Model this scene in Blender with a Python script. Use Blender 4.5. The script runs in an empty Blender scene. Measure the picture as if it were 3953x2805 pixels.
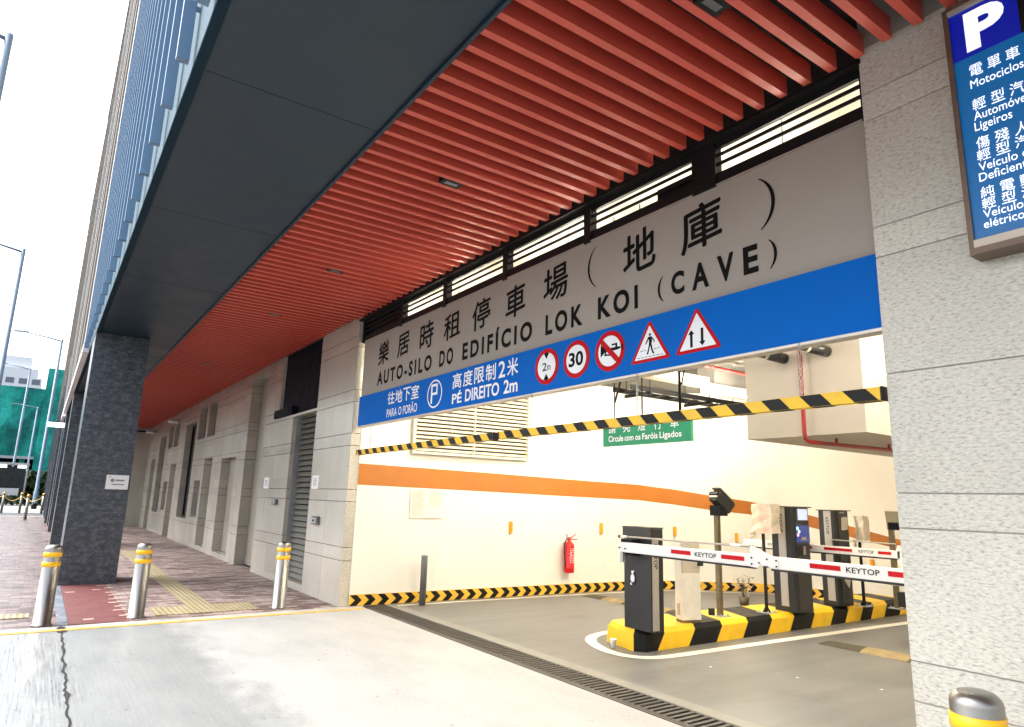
import bpy, bmesh, math, random
from mathutils import Vector, Matrix

S = bpy.context.scene
COL = S.collection
R = math.radians
random.seed(7)

# ------------------------------------------------------------------ camera
cam_d = bpy.data.cameras.new('camera')
cam = bpy.data.objects.new('camera', cam_d)
COL.objects.link(cam)
cam_d.sensor_width = 36.0
cam_d.lens = 23.29
cam_d.clip_start = 0.05
cam_d.clip_end = 3000
_rt = Vector((0.5736479, 0.8186140, 0.0282719))
_up = Vector((0.1493038, -0.1384383, 0.9790522))
_bk = Vector((0.8053797, -0.5574101, -0.2016370))
cam.matrix_world = Matrix(((_rt.x, _up.x, _bk.x, 0.0), (_rt.y, _up.y, _bk.y, 0.0),
                           (_rt.z, _up.z, _bk.z, 1.45), (0, 0, 0, 1)))
S.camera = cam

# ------------------------------------------------------------------ world, sun, exposure
SUN_EL, SUN_AZ = 55.0, 215.0
w = bpy.data.worlds.new('World')
S.world = w
w.use_nodes = True
wn, wl = w.node_tree.nodes, w.node_tree.links
wn.clear()
sky = wn.new('ShaderNodeTexSky')
sky.sky_type = 'NISHITA'
sky.sun_disc = False
sky.sun_elevation = R(SUN_EL)
sky.sun_rotation = R(SUN_AZ)
sky.air_density = 1.0
sky.dust_density = 4.0
hs = wn.new('ShaderNodeHueSaturation')
hs.inputs['Saturation'].default_value = 0.45
bg = wn.new('ShaderNodeBackground')
bg.inputs['Strength'].default_value = 0.15
wo = wn.new('ShaderNodeOutputWorld')
wl.new(sky.outputs['Color'], hs.inputs['Color'])
wl.new(hs.outputs['Color'], bg.inputs['Color'])
wl.new(bg.outputs['Background'], wo.inputs['Surface'])

sun_d = bpy.data.lights.new('sun', 'SUN')
sun_d.energy = 0.5
sun_d.angle = R(45)
sun_d.color = (1.0, 0.97, 0.93)
sun = bpy.data.objects.new('sun', sun_d)
COL.objects.link(sun)
_az = R(SUN_AZ)
_d = Vector((math.sin(_az) * math.cos(R(SUN_EL)), math.cos(_az) * math.cos(R(SUN_EL)), math.sin(R(SUN_EL))))
sun.rotation_euler = _d.to_track_quat('Z', 'Y').to_euler()
sun.location = _d * 60

S.view_settings.view_transform = 'Standard'
S.view_settings.look = 'None'
S.view_settings.exposure = 1.85
S.view_settings.gamma = 1.0
S.view_settings.use_curve_mapping = False
S.cycles.use_denoising = True
S.cycles.max_bounces = 9
S.cycles.diffuse_bounces = 6
S.cycles.sample_clamp_indirect = 8
S.cycles.caustics_reflective = False
S.cycles.caustics_refractive = False

# ------------------------------------------------------------------ materials
def newmat(name):
    m = bpy.data.materials.new(name)
    m.use_nodes = True
    nt = m.node_tree
    b = nt.nodes['Principled BSDF']
    return m, nt.nodes, nt.links, b

def setc(sock, c):
    sock.default_value = (c[0], c[1], c[2], 1.0)

def coords(N, L, scale=(1, 1, 1), world=True, rot=(0, 0, 0)):
    mp = N.new('ShaderNodeMapping')
    mp.inputs['Scale'].default_value = scale
    mp.inputs['Rotation'].default_value = rot
    if world:
        g = N.new('ShaderNodeNewGeometry')
        L.new(g.outputs['Position'], mp.inputs['Vector'])
    else:
        t = N.new('ShaderNodeTexCoord')
        L.new(t.outputs['Object'], mp.inputs['Vector'])
    return mp.outputs['Vector']

def noise(N, L, vec, scale, detail=4, rough=0.6):
    n = N.new('ShaderNodeTexNoise')
    n.inputs['Scale'].default_value = scale
    n.inputs['Detail'].default_value = detail
    n.inputs['Roughness'].default_value = rough
    L.new(vec, n.inputs['Vector'])
    return n.outputs['Fac']

def ramp(N, L, fac, stops):
    r = N.new('ShaderNodeValToRGB')
    el = r.color_ramp.elements
    while len(el) < len(stops):
        el.new(0.5)
    for e, (p, c) in zip(el, stops):
        e.position = p
        e.color = (c[0], c[1], c[2], 1) if isinstance(c, (tuple, list)) else (c, c, c, 1)
    L.new(fac, r.inputs['Fac'])
    return r.outputs['Color']

def mix(N, L, fac, a, b, mode='MIX'):
    m = N.new('ShaderNodeMix')
    m.data_type = 'RGBA'
    m.blend_type = mode
    for sock, v in ((m.inputs['Factor'], fac), (m.inputs['A'], a), (m.inputs['B'], b)):
        pass
    def put(sock, v):
        if isinstance(v, (int, float)):
            sock.default_value = v
        elif isinstance(v, tuple):
            sock.default_value = (v[0], v[1], v[2], 1)
        else:
            L.new(v, sock)
    put(m.inputs[0], fac)
    put(m.inputs[6], a)
    put(m.inputs[7], b)
    return m.outputs[2]

def maprange(N, L, v, a, b, c=0.0, d=1.0, smooth=False):
    m = N.new('ShaderNodeMapRange')
    if smooth:
        m.interpolation_type = 'SMOOTHSTEP'
    m.inputs['From Min'].default_value = a
    m.inputs['From Max'].default_value = b
    m.inputs['To Min'].default_value = c
    m.inputs['To Max'].default_value = d
    L.new(v, m.inputs['Value'])
    return m.outputs['Result']

def math_(N, L, op, a, b):
    m = N.new('ShaderNodeMath')
    m.operation = op
    for s, v in zip(m.inputs, (a, b)):
        if isinstance(v, (int, float)):
            s.default_value = v
        else:
            L.new(v, s)
    return m.outputs[0]

def bump(N, L, b, h, strength=0.3, dist=0.01):
    n = N.new('ShaderNodeBump')
    n.inputs['Strength'].default_value = strength
    n.inputs['Distance'].default_value = dist
    L.new(h, n.inputs['Height'])
    L.new(n.outputs['Normal'], b.inputs['Normal'])

def M(name, col, rough=0.5, metal=0.0, var=0.12, vs=4.0, bs=0.0, bscale=60, stretch=(1, 1, 1),
      world=False, emit=None, es=0.0, rvar=0.1, spec=0.5):
    m, N, L, b = newmat(name)
    b.inputs['Metallic'].default_value = metal
    b.inputs['Specular IOR Level'].default_value = spec
    v = coords(N, L, stretch, world)
    n = noise(N, L, v, vs, 5, 0.65)
    lo = tuple(c * (1 - var) for c in col)
    hi = tuple(min(1, c * (1 + var)) for c in col)
    L.new(ramp(N, L, n, [(0.3, lo), (0.7, hi)]), b.inputs['Base Color'])
    L.new(maprange(N, L, n, 0.3, 0.7, max(0.02, rough - rvar), min(1, rough + rvar)), b.inputs['Roughness'])
    if bs > 0:
        bump(N, L, b, noise(N, L, v, bscale, 3), bs, 0.005)
    if emit:
        setc(b.inputs['Emission Color'], emit)
        b.inputs['Emission Strength'].default_value = es
    return m

# light flamed granite with short dark horizontal flecks
def granite_mat(name, base, dark, rough, fleck=0.5, sc=1.0):
    m, N, L, b = newmat(name)
    v = coords(N, L, (9 * sc, 9 * sc, 26 * sc))
    n1 = noise(N, L, v, 2.4, 5, 0.7)
    c1 = ramp(N, L, n1, [(0.36, dark), (0.47, tuple(x * 0.86 for x in base)), (0.62, base), (0.8, tuple(min(1, x * 1.12) for x in base))])
    v2 = coords(N, L, (16 * sc, 16 * sc, 34 * sc))
    n2 = noise(N, L, v2, 1.3, 2, 0.5)
    c2 = mix(N, L, ramp(N, L, n2, [(0.255, fleck), (0.30, 0.0)]), c1, tuple(x * 0.35 for x in dark))
    big = noise(N, L, coords(N, L, (1, 1, 1)), 1.1, 3)
    c3 = mix(N, L, 1.0, c2, ramp(N, L, big, [(0.25, 0.86), (0.75, 1.06)]), 'MULTIPLY')
    gi = N.new('ShaderNodeNewGeometry')
    c3 = mix(N, L, 1.0, c3, ramp(N, L, gi.outputs['Random Per Island'], [(0.0, (0.90, 0.90, 0.895)), (1.0, (1.05, 1.045, 1.03))]), 'MULTIPLY')
    # rain and dust staining
    st = noise(N, L, coords(N, L, (3.2, 3.2, 0.35)), 1.0, 5, 0.65)
    c3 = mix(N, L, ramp(N, L, st, [(0.56, 0.0), (0.75, 0.22)]), c3, tuple(x * 0.55 for x in base))
    L.new(c3, b.inputs['Base Color'])
    b.inputs['Roughness'].default_value = rough
    bump(N, L, b, n1, 0.12, 0.004)
    return m

MT = {}
MT['granite'] = granite_mat('pale granite', (0.68, 0.65, 0.565), (0.35, 0.325, 0.275), 0.36, 0.5, 1.75)
MT['granite_smooth'] = granite_mat('honed granite', (0.58, 0.55, 0.475), (0.44, 0.41, 0.345), 0.2, 0.2, 1.4)

def dark_granite():
    m, N, L, b = newmat('polished dark granite')
    v = coords(N, L, (1, 1, 1.9))
    n = noise(N, L, v, 8, 8, 0.78)
    n2 = noise(N, L, coords(N, L, (1, 1, 2.2)), 26, 5, 0.7)
    c = ramp(N, L, n, [(0.34, (0.020, 0.027, 0.036)), (0.48, (0.046, 0.056, 0.072)), (0.60, (0.10, 0.112, 0.13)), (0.76, (0.22, 0.23, 0.24))])
    c = mix(N, L, ramp(N, L, n2, [(0.57, 0.0), (0.70, 0.7)]), c, (0.21, 0.215, 0.22))
    L.new(c, b.inputs['Base Color'])
    b.inputs['Roughness'].default_value = 0.33
    b.inputs['Specular IOR Level'].default_value = 0.45
    return m
MT['dark_granite'] = dark_granite()

def concrete_drive():
    m, N, L, b = newmat('driveway concrete')
    g = N.new('ShaderNodeNewGeometry')
    sx = N.new('ShaderNodeSeparateXYZ')
    L.new(g.outputs['Position'], sx.inputs[0])
    blot = noise(N, L, coords(N, L, (0.7, 1.3, 1)), 1.6, 6, 0.65)
    fine = noise(N, L, coords(N, L, (1, 1, 1)), 34, 4, 0.7)
    streak = noise(N, L, coords(N, L, (1.6, 60, 1), rot=(0, 0, R(2))), 1.0, 6, 0.72)
    base = ramp(N, L, blot, [(0.28, (0.345, 0.357, 0.355)), (0.5, (0.405, 0.413, 0.407)), (0.72, (0.455, 0.46, 0.448))])
    base = mix(N, L, 0.35, base, ramp(N, L, fine, [(0.3, 0.62), (0.7, 1.12)]), 'MULTIPLY')
    # dark scuffs
    sc = noise(N, L, coords(N, L, (1.1, 3.5, 1)), 2.3, 3, 0.5)
    base = mix(N, L, ramp(N, L, sc, [(0.69, 0.0), (0.80, 0.30)]), base, (0.24, 0.235, 0.22))
    gr_ = noise(N, L, coords(N, L, (1, 2.2, 1)), 11, 2, 0.4)
    base = mix(N, L, ramp(N, L, gr_, [(0.71, 0.0), (0.75, 0.5)]), base, (0.16, 0.155, 0.145))
    # darker, less rough concrete on the street side, wet strip beyond it
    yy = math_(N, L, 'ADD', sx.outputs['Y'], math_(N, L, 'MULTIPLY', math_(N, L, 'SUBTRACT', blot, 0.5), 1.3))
    outer_zone = maprange(N, L, yy, 1.2, 1.7, 1.0, 0.0, True)
    wetl = maprange(N, L, yy, 0.30, 0.46, 1.0, 0.0, True)
    outer_col = mix(N, L, 1.0, base, ramp(N, L, streak, [(0.35, (0.62, 0.65, 0.665)), (0.65, (0.74, 0.77, 0.785))]), 'MULTIPLY')
    wetc = mix(N, L, 1.0, base, ramp(N, L, streak, [(0.36, (0.50, 0.52, 0.545)), (0.60, (0.95, 0.98, 1.0))]), 'MULTIPLY')
    c = mix(N, L, outer_zone, base, outer_col)
    c = mix(N, L, wetl, c, wetc)
    L.new(c, b.inputs['Base Color'])
    rough = math_(N, L, 'SUBTRACT', 0.62, math_(N, L, 'MULTIPLY', outer_zone, 0.16))
    wr = math_(N, L, 'MULTIPLY', wetl, maprange(N, L, streak, 0.35, 0.62, 0.20, 0.08))
    L.new(math_(N, L, 'SUBTRACT', rough, wr), b.inputs['Roughness'])
    hh = math_(N, L, 'ADD', math_(N, L, 'MULTIPLY', streak, math_(N, L, 'ADD', math_(N, L, 'MULTIPLY', wetl, 0.25), 0.10)), math_(N, L, 'MULTIPLY', fine, 0.25))
    bump(N, L, b, hh, 0.3, 0.004)
    return m
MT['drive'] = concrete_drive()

def garage_floor_mat():
    m, N, L, b = newmat('garage floor')
    n = noise(N, L, coords(N, L, (1, 1, 1)), 1.2, 6, 0.62)
    c = ramp(N, L, n, [(0.25, (0.122, 0.121, 0.117)), (0.5, (0.160, 0.158, 0.152)), (0.8, (0.205, 0.20, 0.19))])
    tr = noise(N, L, coords(N, L, (5, 0.5, 1)), 1.1, 4, 0.5)
    c = mix(N, L, 0.5, c, ramp(N, L, tr, [(0.35, 0.72), (0.6, 1.05)]), 'MULTIPLY')
    wr = noise(N, L, coords(N, L, (1.0, 0.55, 1), rot=(0, 0, R(14))), 2.2, 6, 0.7)
    c = mix(N, L, ramp(N, L, wr, [(0.56, 0.0), (0.72, 0.5)]), c, (0.085, 0.08, 0.072))
    sp = noise(N, L, coords(N, L, (1, 1, 1)), 7, 2, 0.4)
    c = mix(N, L, ramp(N, L, sp, [(0.69, 0.0), (0.73, 0.5)]), c, (0.24, 0.225, 0.20))
    L.new(c, b.inputs['Base Color'])
    L.new(maprange(N, L, n, 0.2, 0.8, 0.38, 0.52), b.inputs['Roughness'])
    bump(N, L, b, noise(N, L, coords(N, L, (1, 1, 1)), 90, 3), 0.12, 0.003)
    return m
MT['gfloor'] = garage_floor_mat()

def paver_mat():
    m, N, L, b = newmat('brick pavers')
    g = N.new('ShaderNodeNewGeometry')
    sx = N.new('ShaderNodeSeparateXYZ')
    L.new(g.outputs['Position'], sx.inputs[0])
    cb = N.new('ShaderNodeCombineXYZ')
    L.new(sx.outputs['Y'], cb.inputs['X'])
    L.new(sx.outputs['X'], cb.inputs['Y'])
    def brick(c1, c2, bias):
        t = N.new('ShaderNodeTexBrick')
        t.offset = 0.5
        t.inputs['Scale'].default_value = 1.0
        t.inputs['Brick Width'].default_value = 0.24
        t.inputs['Row Height'].default_value = 0.085
        t.inputs['Mortar Size'].default_value = 0.006
        t.inputs['Bias'].default_value = bias
        setc(t.inputs['Color1'], c1)
        setc(t.inputs['Color2'], c2)
        setc(t.inputs['Mortar'], (0.12, 0.10, 0.09))
        L.new(cb.outputs['Vector'], t.inputs['Vector'])
        return t
    t = brick((0.135, 0.074, 0.066), (0.47, 0.39, 0.36), -0.05)
    n = noise(N, L, coords(N, L, (1, 1, 1)), 2.0, 5, 0.6)
    c = mix(N, L, 1.0, t.outputs['Color'], ramp(N, L, n, [(0.3, 0.8), (0.7, 1.15)]), 'MULTIPLY')
    # rain darkened outside the columns
    yy = math_(N, L, 'ADD', sx.outputs['Y'], math_(N, L, 'MULTIPLY', math_(N, L, 'SUBTRACT', n, 0.5), 0.5))
    wet = maprange(N, L, yy, 0.35, 0.6, 1.0, 0.0, True)
    L.new(mix(N, L, wet, c, mix(N, L, 1.0, c, (0.80, 0.74, 0.74), 'MULTIPLY')), b.inputs['Base Color'])
    pn = noise(N, L, coords(N, L, (1, 1, 1)), 3.5, 3, 0.6)
    L.new(math_(N, L, 'SUBTRACT', 0.58, math_(N, L, 'MULTIPLY', wet, maprange(N, L, pn, 0.35, 0.65, 0.18, 0.34))), b.inputs['Roughness'])
    bump(N, L, b, t.outputs['Fac'], -0.25, 0.004)
    return m
MT['paver'] = paver_mat()

def tactile_mat():
    m, N, L, b = newmat('tactile tile')
    wv = N.new('ShaderNodeTexWave')
    wv.bands_direction = 'Y'
    wv.inputs['Scale'].default_value = 5.2
    L.new(coords(N, L, (1, 1, 1)), wv.inputs['Vector'])
    n = noise(N, L, coords(N, L, (1, 1, 1)), 4, 4)
    c = ramp(N, L, n, [(0.3, (0.36, 0.30, 0.17)), (0.7, (0.47, 0.405, 0.25))])
    L.new(mix(N, L, 0.3, c, wv.outputs['Color'], 'MULTIPLY'), b.inputs['Base Color'])
    b.inputs['Roughness'].default_value = 0.6
    bump(N, L, b, wv.outputs['Fac'], 0.5, 0.01)
    return m
MT['tactile'] = tactile_mat()

def net_mat():
    m, N, L, b = newmat('green debris netting')
    n = noise(N, L, coords(N, L, (0.30, 0.30, 0.16)), 1.0, 6, 0.7)
    n2 = noise(N, L, coords(N, L, (0.5, 0.5, 0.9)), 1.3, 4, 0.6)
    c = ramp(N, L, n, [(0.36, (0.0, 0.13, 0.115)), (0.5, (0.005, 0.30, 0.25)), (0.62, (0.03, 0.48, 0.40))])
    L.new(mix(N, L, 0.5, c, ramp(N, L, n2, [(0.3, 0.75), (0.7, 1.2)]), 'MULTIPLY'), b.inputs['Base Color'])
    b.inputs['Roughness'].default_value = 0.85
    bump(N, L, b, n, 0.9, 1.2)
    return m
MT['net'] = net_mat()

def wall_paint():
    m, N, L, b = newmat('white garage paint')
    n = noise(N, L, coords(N, L, (1, 1, 1)), 1.2, 5, 0.6)
    c = ramp(N, L, n, [(0.3, (0.775, 0.74, 0.655)), (0.7, (0.82, 0.785, 0.70))])
    s1 = noise(N, L, coords(N, L, (1.2, 1.2, 9)), 2.2, 6, 0.7)
    c = mix(N, L, ramp(N, L, s1, [(0.63, 0.0), (0.76, 0.30)]), c, (0.46, 0.41, 0.34))
    dr = noise(N, L, coords(N, L, (6, 6, 0.3)), 1.0, 4, 0.6)
    c = mix(N, L, ramp(N, L, dr, [(0.62, 0.0), (0.80, 0.22)]), c, (0.52, 0.46, 0.38))
    L.new(c, b.inputs['Base Color'])
    b.inputs['Roughness'].default_value = 0.6
    return m
MT['white_paint'] = wall_paint()
MT['beige_paint'] = M('beige bulkhead paint', (0.40, 0.365, 0.32), 0.7, var=0.04, vs=1.0, world=True)
MT['raw_concrete'] = M('raw concrete ceiling', (0.16, 0.152, 0.135), 0.8, var=0.18, vs=1.5, bs=0.2, world=True)
MT['orange'] = M('orange band paint', (0.42, 0.135, 0.010), 0.55, var=0.10, vs=2.0, world=True)
MT['yellow'] = M('yellow road paint', (0.85, 0.52, 0.015), 0.5, var=0.12, vs=6, world=True)
MT['black'] = M('black paint', (0.010, 0.0095, 0.009), 0.5, var=0.25, vs=6, spec=0.2)
MT['chev_yellow'] = M('yellow wall strip', (0.80, 0.46, 0.04), 0.5, var=0.1, vs=5, world=True)
MT['line_yellow'] = M('faded yellow line', (0.74, 0.45, 0.07), 0.6, var=0.28, vs=7, world=True)
MT['line_white'] = M('white line', (0.74, 0.70, 0.60), 0.6, var=0.12, vs=8, world=True)
MT['soffit'] = M('charcoal metal panel', (0.013, 0.032, 0.050), 0.45, 0.3, var=0.2, vs=1.1, world=True)
MT['soffit_edge'] = M('charcoal edge trim', (0.016, 0.030, 0.042), 0.9, 0.0, var=0.1, world=True, spec=0.03)
MT['slat'] = M('red aluminium slat', (0.56, 0.082, 0.052), 0.46, var=0.03, vs=3, world=True, rvar=0.02, spec=0.55)
MT['plenum'] = M('dark plenum', (0.03, 0.026, 0.024), 0.9, world=True)
MT['black_metal'] = M('black metal', (0.007, 0.007, 0.0075), 0.5, 0.0, var=0.2, spec=0.2)
MT['dark_void'] = M('dark cladding', (0.006, 0.0055, 0.010), 0.75, var=0.3, world=True, spec=0.1)
MT['fin'] = M('blue grey facade fin', (0.155, 0.25, 0.365), 0.33, 0.45, var=0.04, vs=0.6, world=True)
MT['spandrel'] = M('pale facade glass', (0.14, 0.20, 0.24), 0.8, 0.0, var=0.1, world=True, spec=0.08)
MT['cream'] = M('cream tower render', (0.27, 0.245, 0.21), 0.7, var=0.1, world=True)
MT['tower_pale'] = M('pale tower pilaster', (0.46, 0.46, 0.47), 0.6, var=0.05, world=True)
MT['tower_dark'] = M('tower window band', (0.13, 0.15, 0.18), 0.3, world=True)
MT['tower_white'] = M('white tower render', (0.72, 0.74, 0.76), 0.7, var=0.05, world=True)
MT['sign_grey'] = M('grey sign panel', (0.365, 0.335, 0.29), 0.6, var=0.06, vs=1.0, world=True, spec=0.15)
MT['sign_blue'] = M('blue sign panel', (0.0, 0.125, 0.52), 0.5, var=0.06, vs=1.2, world=True, spec=0.06)
MT['letter_black'] = M('black lettering', (0.006, 0.006, 0.006), 0.6, var=0.0, spec=0.08)
MT['letter_white'] = M('white lettering', (0.85, 0.86, 0.88), 0.4, var=0.0)
MT['sign_red'] = M('traffic sign red', (0.50, 0.004, 0.010), 0.5, var=0.03, spec=0.1)
MT['sign_white'] = M('traffic sign white', (0.80, 0.83, 0.84), 0.35, var=0.03)
MT['green_sign'] = M('green sign face', (0.015, 0.27, 0.12), 0.4, var=0.08)
MT['steel'] = M('brushed stainless steel', (0.33, 0.32, 0.30), 0.37, 1.0, var=0.05, vs=3, stretch=(1, 1, 0.2))
MT['chrome'] = M('polished stainless steel', (0.66, 0.64, 0.62), 0.12, 1.0, var=0.05)
MT['galv'] = M('galvanised steel', (0.42, 0.44, 0.45), 0.45, 0.7, var=0.12)
MT['grey_post'] = M('grey painted post', (0.15, 0.15, 0.145), 0.45, 0.3, var=0.25, vs=6)
MT['reflector'] = M('yellow reflective tape', (0.95, 0.50, 0.01), 0.4, var=0.08)
MT['kerb'] = M('pale kerb stone', (0.46, 0.45, 0.42), 0.7, var=0.14, vs=5, world=True)
MT['grey_strip'] = M('grey granite sett', (0.21, 0.24, 0.28), 0.35, var=0.3, vs=6, world=True)
MT['threshold'] = M('worn threshold concrete', (0.25, 0.24, 0.215), 0.6, var=0.2, vs=5, world=True)
MT['joint_grey'] = M('grey stone joint', (0.33, 0.315, 0.275), 0.8, var=0.15, vs=5, world=True)
MT['red_patch'] = M('red resin surfacing', (0.165, 0.052, 0.050), 0.6, var=0.12, vs=6, bs=0.2, bscale=120, world=True)
MT['pale_brick'] = M('pale brick', (0.50, 0.36, 0.31), 0.6, var=0.2, world=True)
MT['asphalt'] = M('asphalt', (0.08, 0.085, 0.09), 0.45, var=0.2, vs=3, bs=0.2, world=True)
MT['cast_iron'] = M('cast iron', (0.075, 0.07, 0.065), 0.55, 0.5, var=0.3, vs=8)
MT['drain_void'] = M('drain void', (0.008, 0.008, 0.008), 0.9)
MT['cab_dark'] = M('charcoal cabinet paint', (0.011, 0.0118, 0.012), 0.42, 0.0, var=0.2, vs=5)
MT['cab_grey'] = M('graphite panel', (0.036, 0.034, 0.031), 0.45, 0.1, var=0.12)
MT['silver'] = M('silver panel', (0.44, 0.41, 0.37), 0.38, 0.5, var=0.06)
MT['arm_white'] = M('white boom arm', (0.80, 0.78, 0.75), 0.35, var=0.03)
MT['red_tape'] = M('red reflective tape', (0.50, 0.006, 0.012), 0.4, var=0.05, spec=0.15)
MT['rubber'] = M('black rubber', (0.014, 0.014, 0.014), 0.6)
MT['machine_white'] = M('worn white machine paint', (0.70, 0.67, 0.61), 0.45, var=0.12, vs=7)
MT['machine_beige'] = M('beige machine panel', (0.52, 0.45, 0.36), 0.5, var=0.1)
MT['bronze_pole'] = M('brown pole paint', (0.16, 0.125, 0.07), 0.45, 0.4, var=0.25, vs=8)
MT['cam_olive'] = M('camera housing grey', (0.23, 0.20, 0.14), 0.45, 0.2, var=0.15)
MT['wrap'] = M('crumpled plastic wrap', (0.78, 0.69, 0.55), 0.35, var=0.22, vs=9, bs=0.8, bscale=14)
MT['wrap_pink'] = M('printed plastic wrap', (0.80, 0.63, 0.52), 0.35, var=0.18, vs=16, bs=0.7, bscale=16)
MT['paper'] = M('white paper', (0.80, 0.80, 0.80), 0.7, var=0.03)
MT['paper_faint'] = M('faded notice', (0.775, 0.725, 0.635), 0.7, var=0.06)
MT['print_faint'] = M('faded print', (0.56, 0.47, 0.40), 0.7, var=0.1)
MT['print_grey'] = M('grey print', (0.25, 0.25, 0.28), 0.7)
MT['ext_red'] = M('extinguisher red', (0.62, 0.012, 0.012), 0.25, var=0.05)
MT['pipe_red'] = M('red pipe paint', (0.26, 0.010, 0.008), 0.4, var=0.2, vs=9)
MT['pipe_grey'] = M('dark grey pvc', (0.028, 0.028, 0.026), 0.25, var=0.25, vs=4)
MT['amber'] = M('amber reflector', (0.80, 0.34, 0.01), 0.35, var=0.1)
MT['cream_metal'] = M('cream louvre', (0.66, 0.61, 0.48), 0.5, var=0.04)
MT['louvre_dark'] = M('louvre backing', (0.05, 0.035, 0.015), 0.8, var=0.1)
MT['shutter'] = M('grey roller shutter', (0.17, 0.165, 0.135), 0.5, 0.2, var=0.12, vs=3, world=True)
MT['door_grey'] = M('grey stone door', (0.27, 0.25, 0.20), 0.5, var=0.12, vs=3, world=True)
MT['glass'] = M('dark window glass', (0.018, 0.020, 0.022), 0.08, var=0.2, world=True)
MT['bronze'] = M('bronze sign frame', (0.15, 0.10, 0.07), 0.45, 0.4, var=0.25, vs=7)
MT['bronze_in'] = M('pale sign frame edge', (0.48, 0.42, 0.34), 0.45, 0.3, var=0.1)
MT['lit_blue'] = M('backlit blue face', (0.0, 0.075, 0.22), 0.4, var=0.0, emit=(0.0, 0.17, 0.50), es=0.10)
MT['lit_navy'] = M('backlit navy face', (0.0, 0.008, 0.20), 0.4, var=0.0, emit=(0.0, 0.012, 0.45), es=0.12)
MT['lit_white'] = M('backlit white letters', (0.9, 0.93, 1.0), 0.4, var=0.0, emit=(0.86, 0.92, 1.0), es=0.22)
MT['tube'] = M('lit fluorescent tube', (1, 1, 1), 0.5, var=0.0, emit=(1.0, 0.90, 0.73), es=78)
MT['lamp_white'] = M('lit lamp diffuser', (1, 1, 1), 0.5, var=0.0, emit=(0.9, 0.95, 1.0), es=1.6)
MT['glow'] = M('lit wall lamp', (1, 1, 1), 0.5, var=0.0, emit=(1.0, 0.93, 0.8), es=1.2)
MT['screen'] = M('lit screen', (0.3, 0.35, 0.5), 0.2, var=0.0, emit=(0.62, 0.72, 1.0), es=0.26)
MT['screen_dark'] = M('dark blue display', (0.01, 0.015, 0.05), 0.15, var=0.5, vs=9, emit=(0.02, 0.05, 0.22), es=0.3)
MT['led_green'] = M('green lit dot', (0.3, 0.8, 0.7), 0.3, var=0.0, emit=(0.4, 1.0, 0.85), es=0.9)
MT['led_red'] = M('red lit dot', (0.9, 0.2, 0.25), 0.3, var=0.0, emit=(1.0, 0.25, 0.35), es=0.9)
MT['brass'] = M('brass cap', (0.62, 0.40, 0.10), 0.3, 0.8, var=0.1)
MT['pole_blue'] = M('pale grey lamp post', (0.23, 0.31, 0.40), 0.45, 0.3, var=0.1)
MT['hedge'] = M('clipped hedge leaves', (0.035, 0.065, 0.02), 0.7, var=0.5, vs=14)
MT['flower'] = M('orange flowers', (0.50, 0.13, 0.03), 0.6, var=0.3)
MT['cup'] = M('white paper cup', (0.85, 0.85, 0.84), 0.5, var=0.02)

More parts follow.
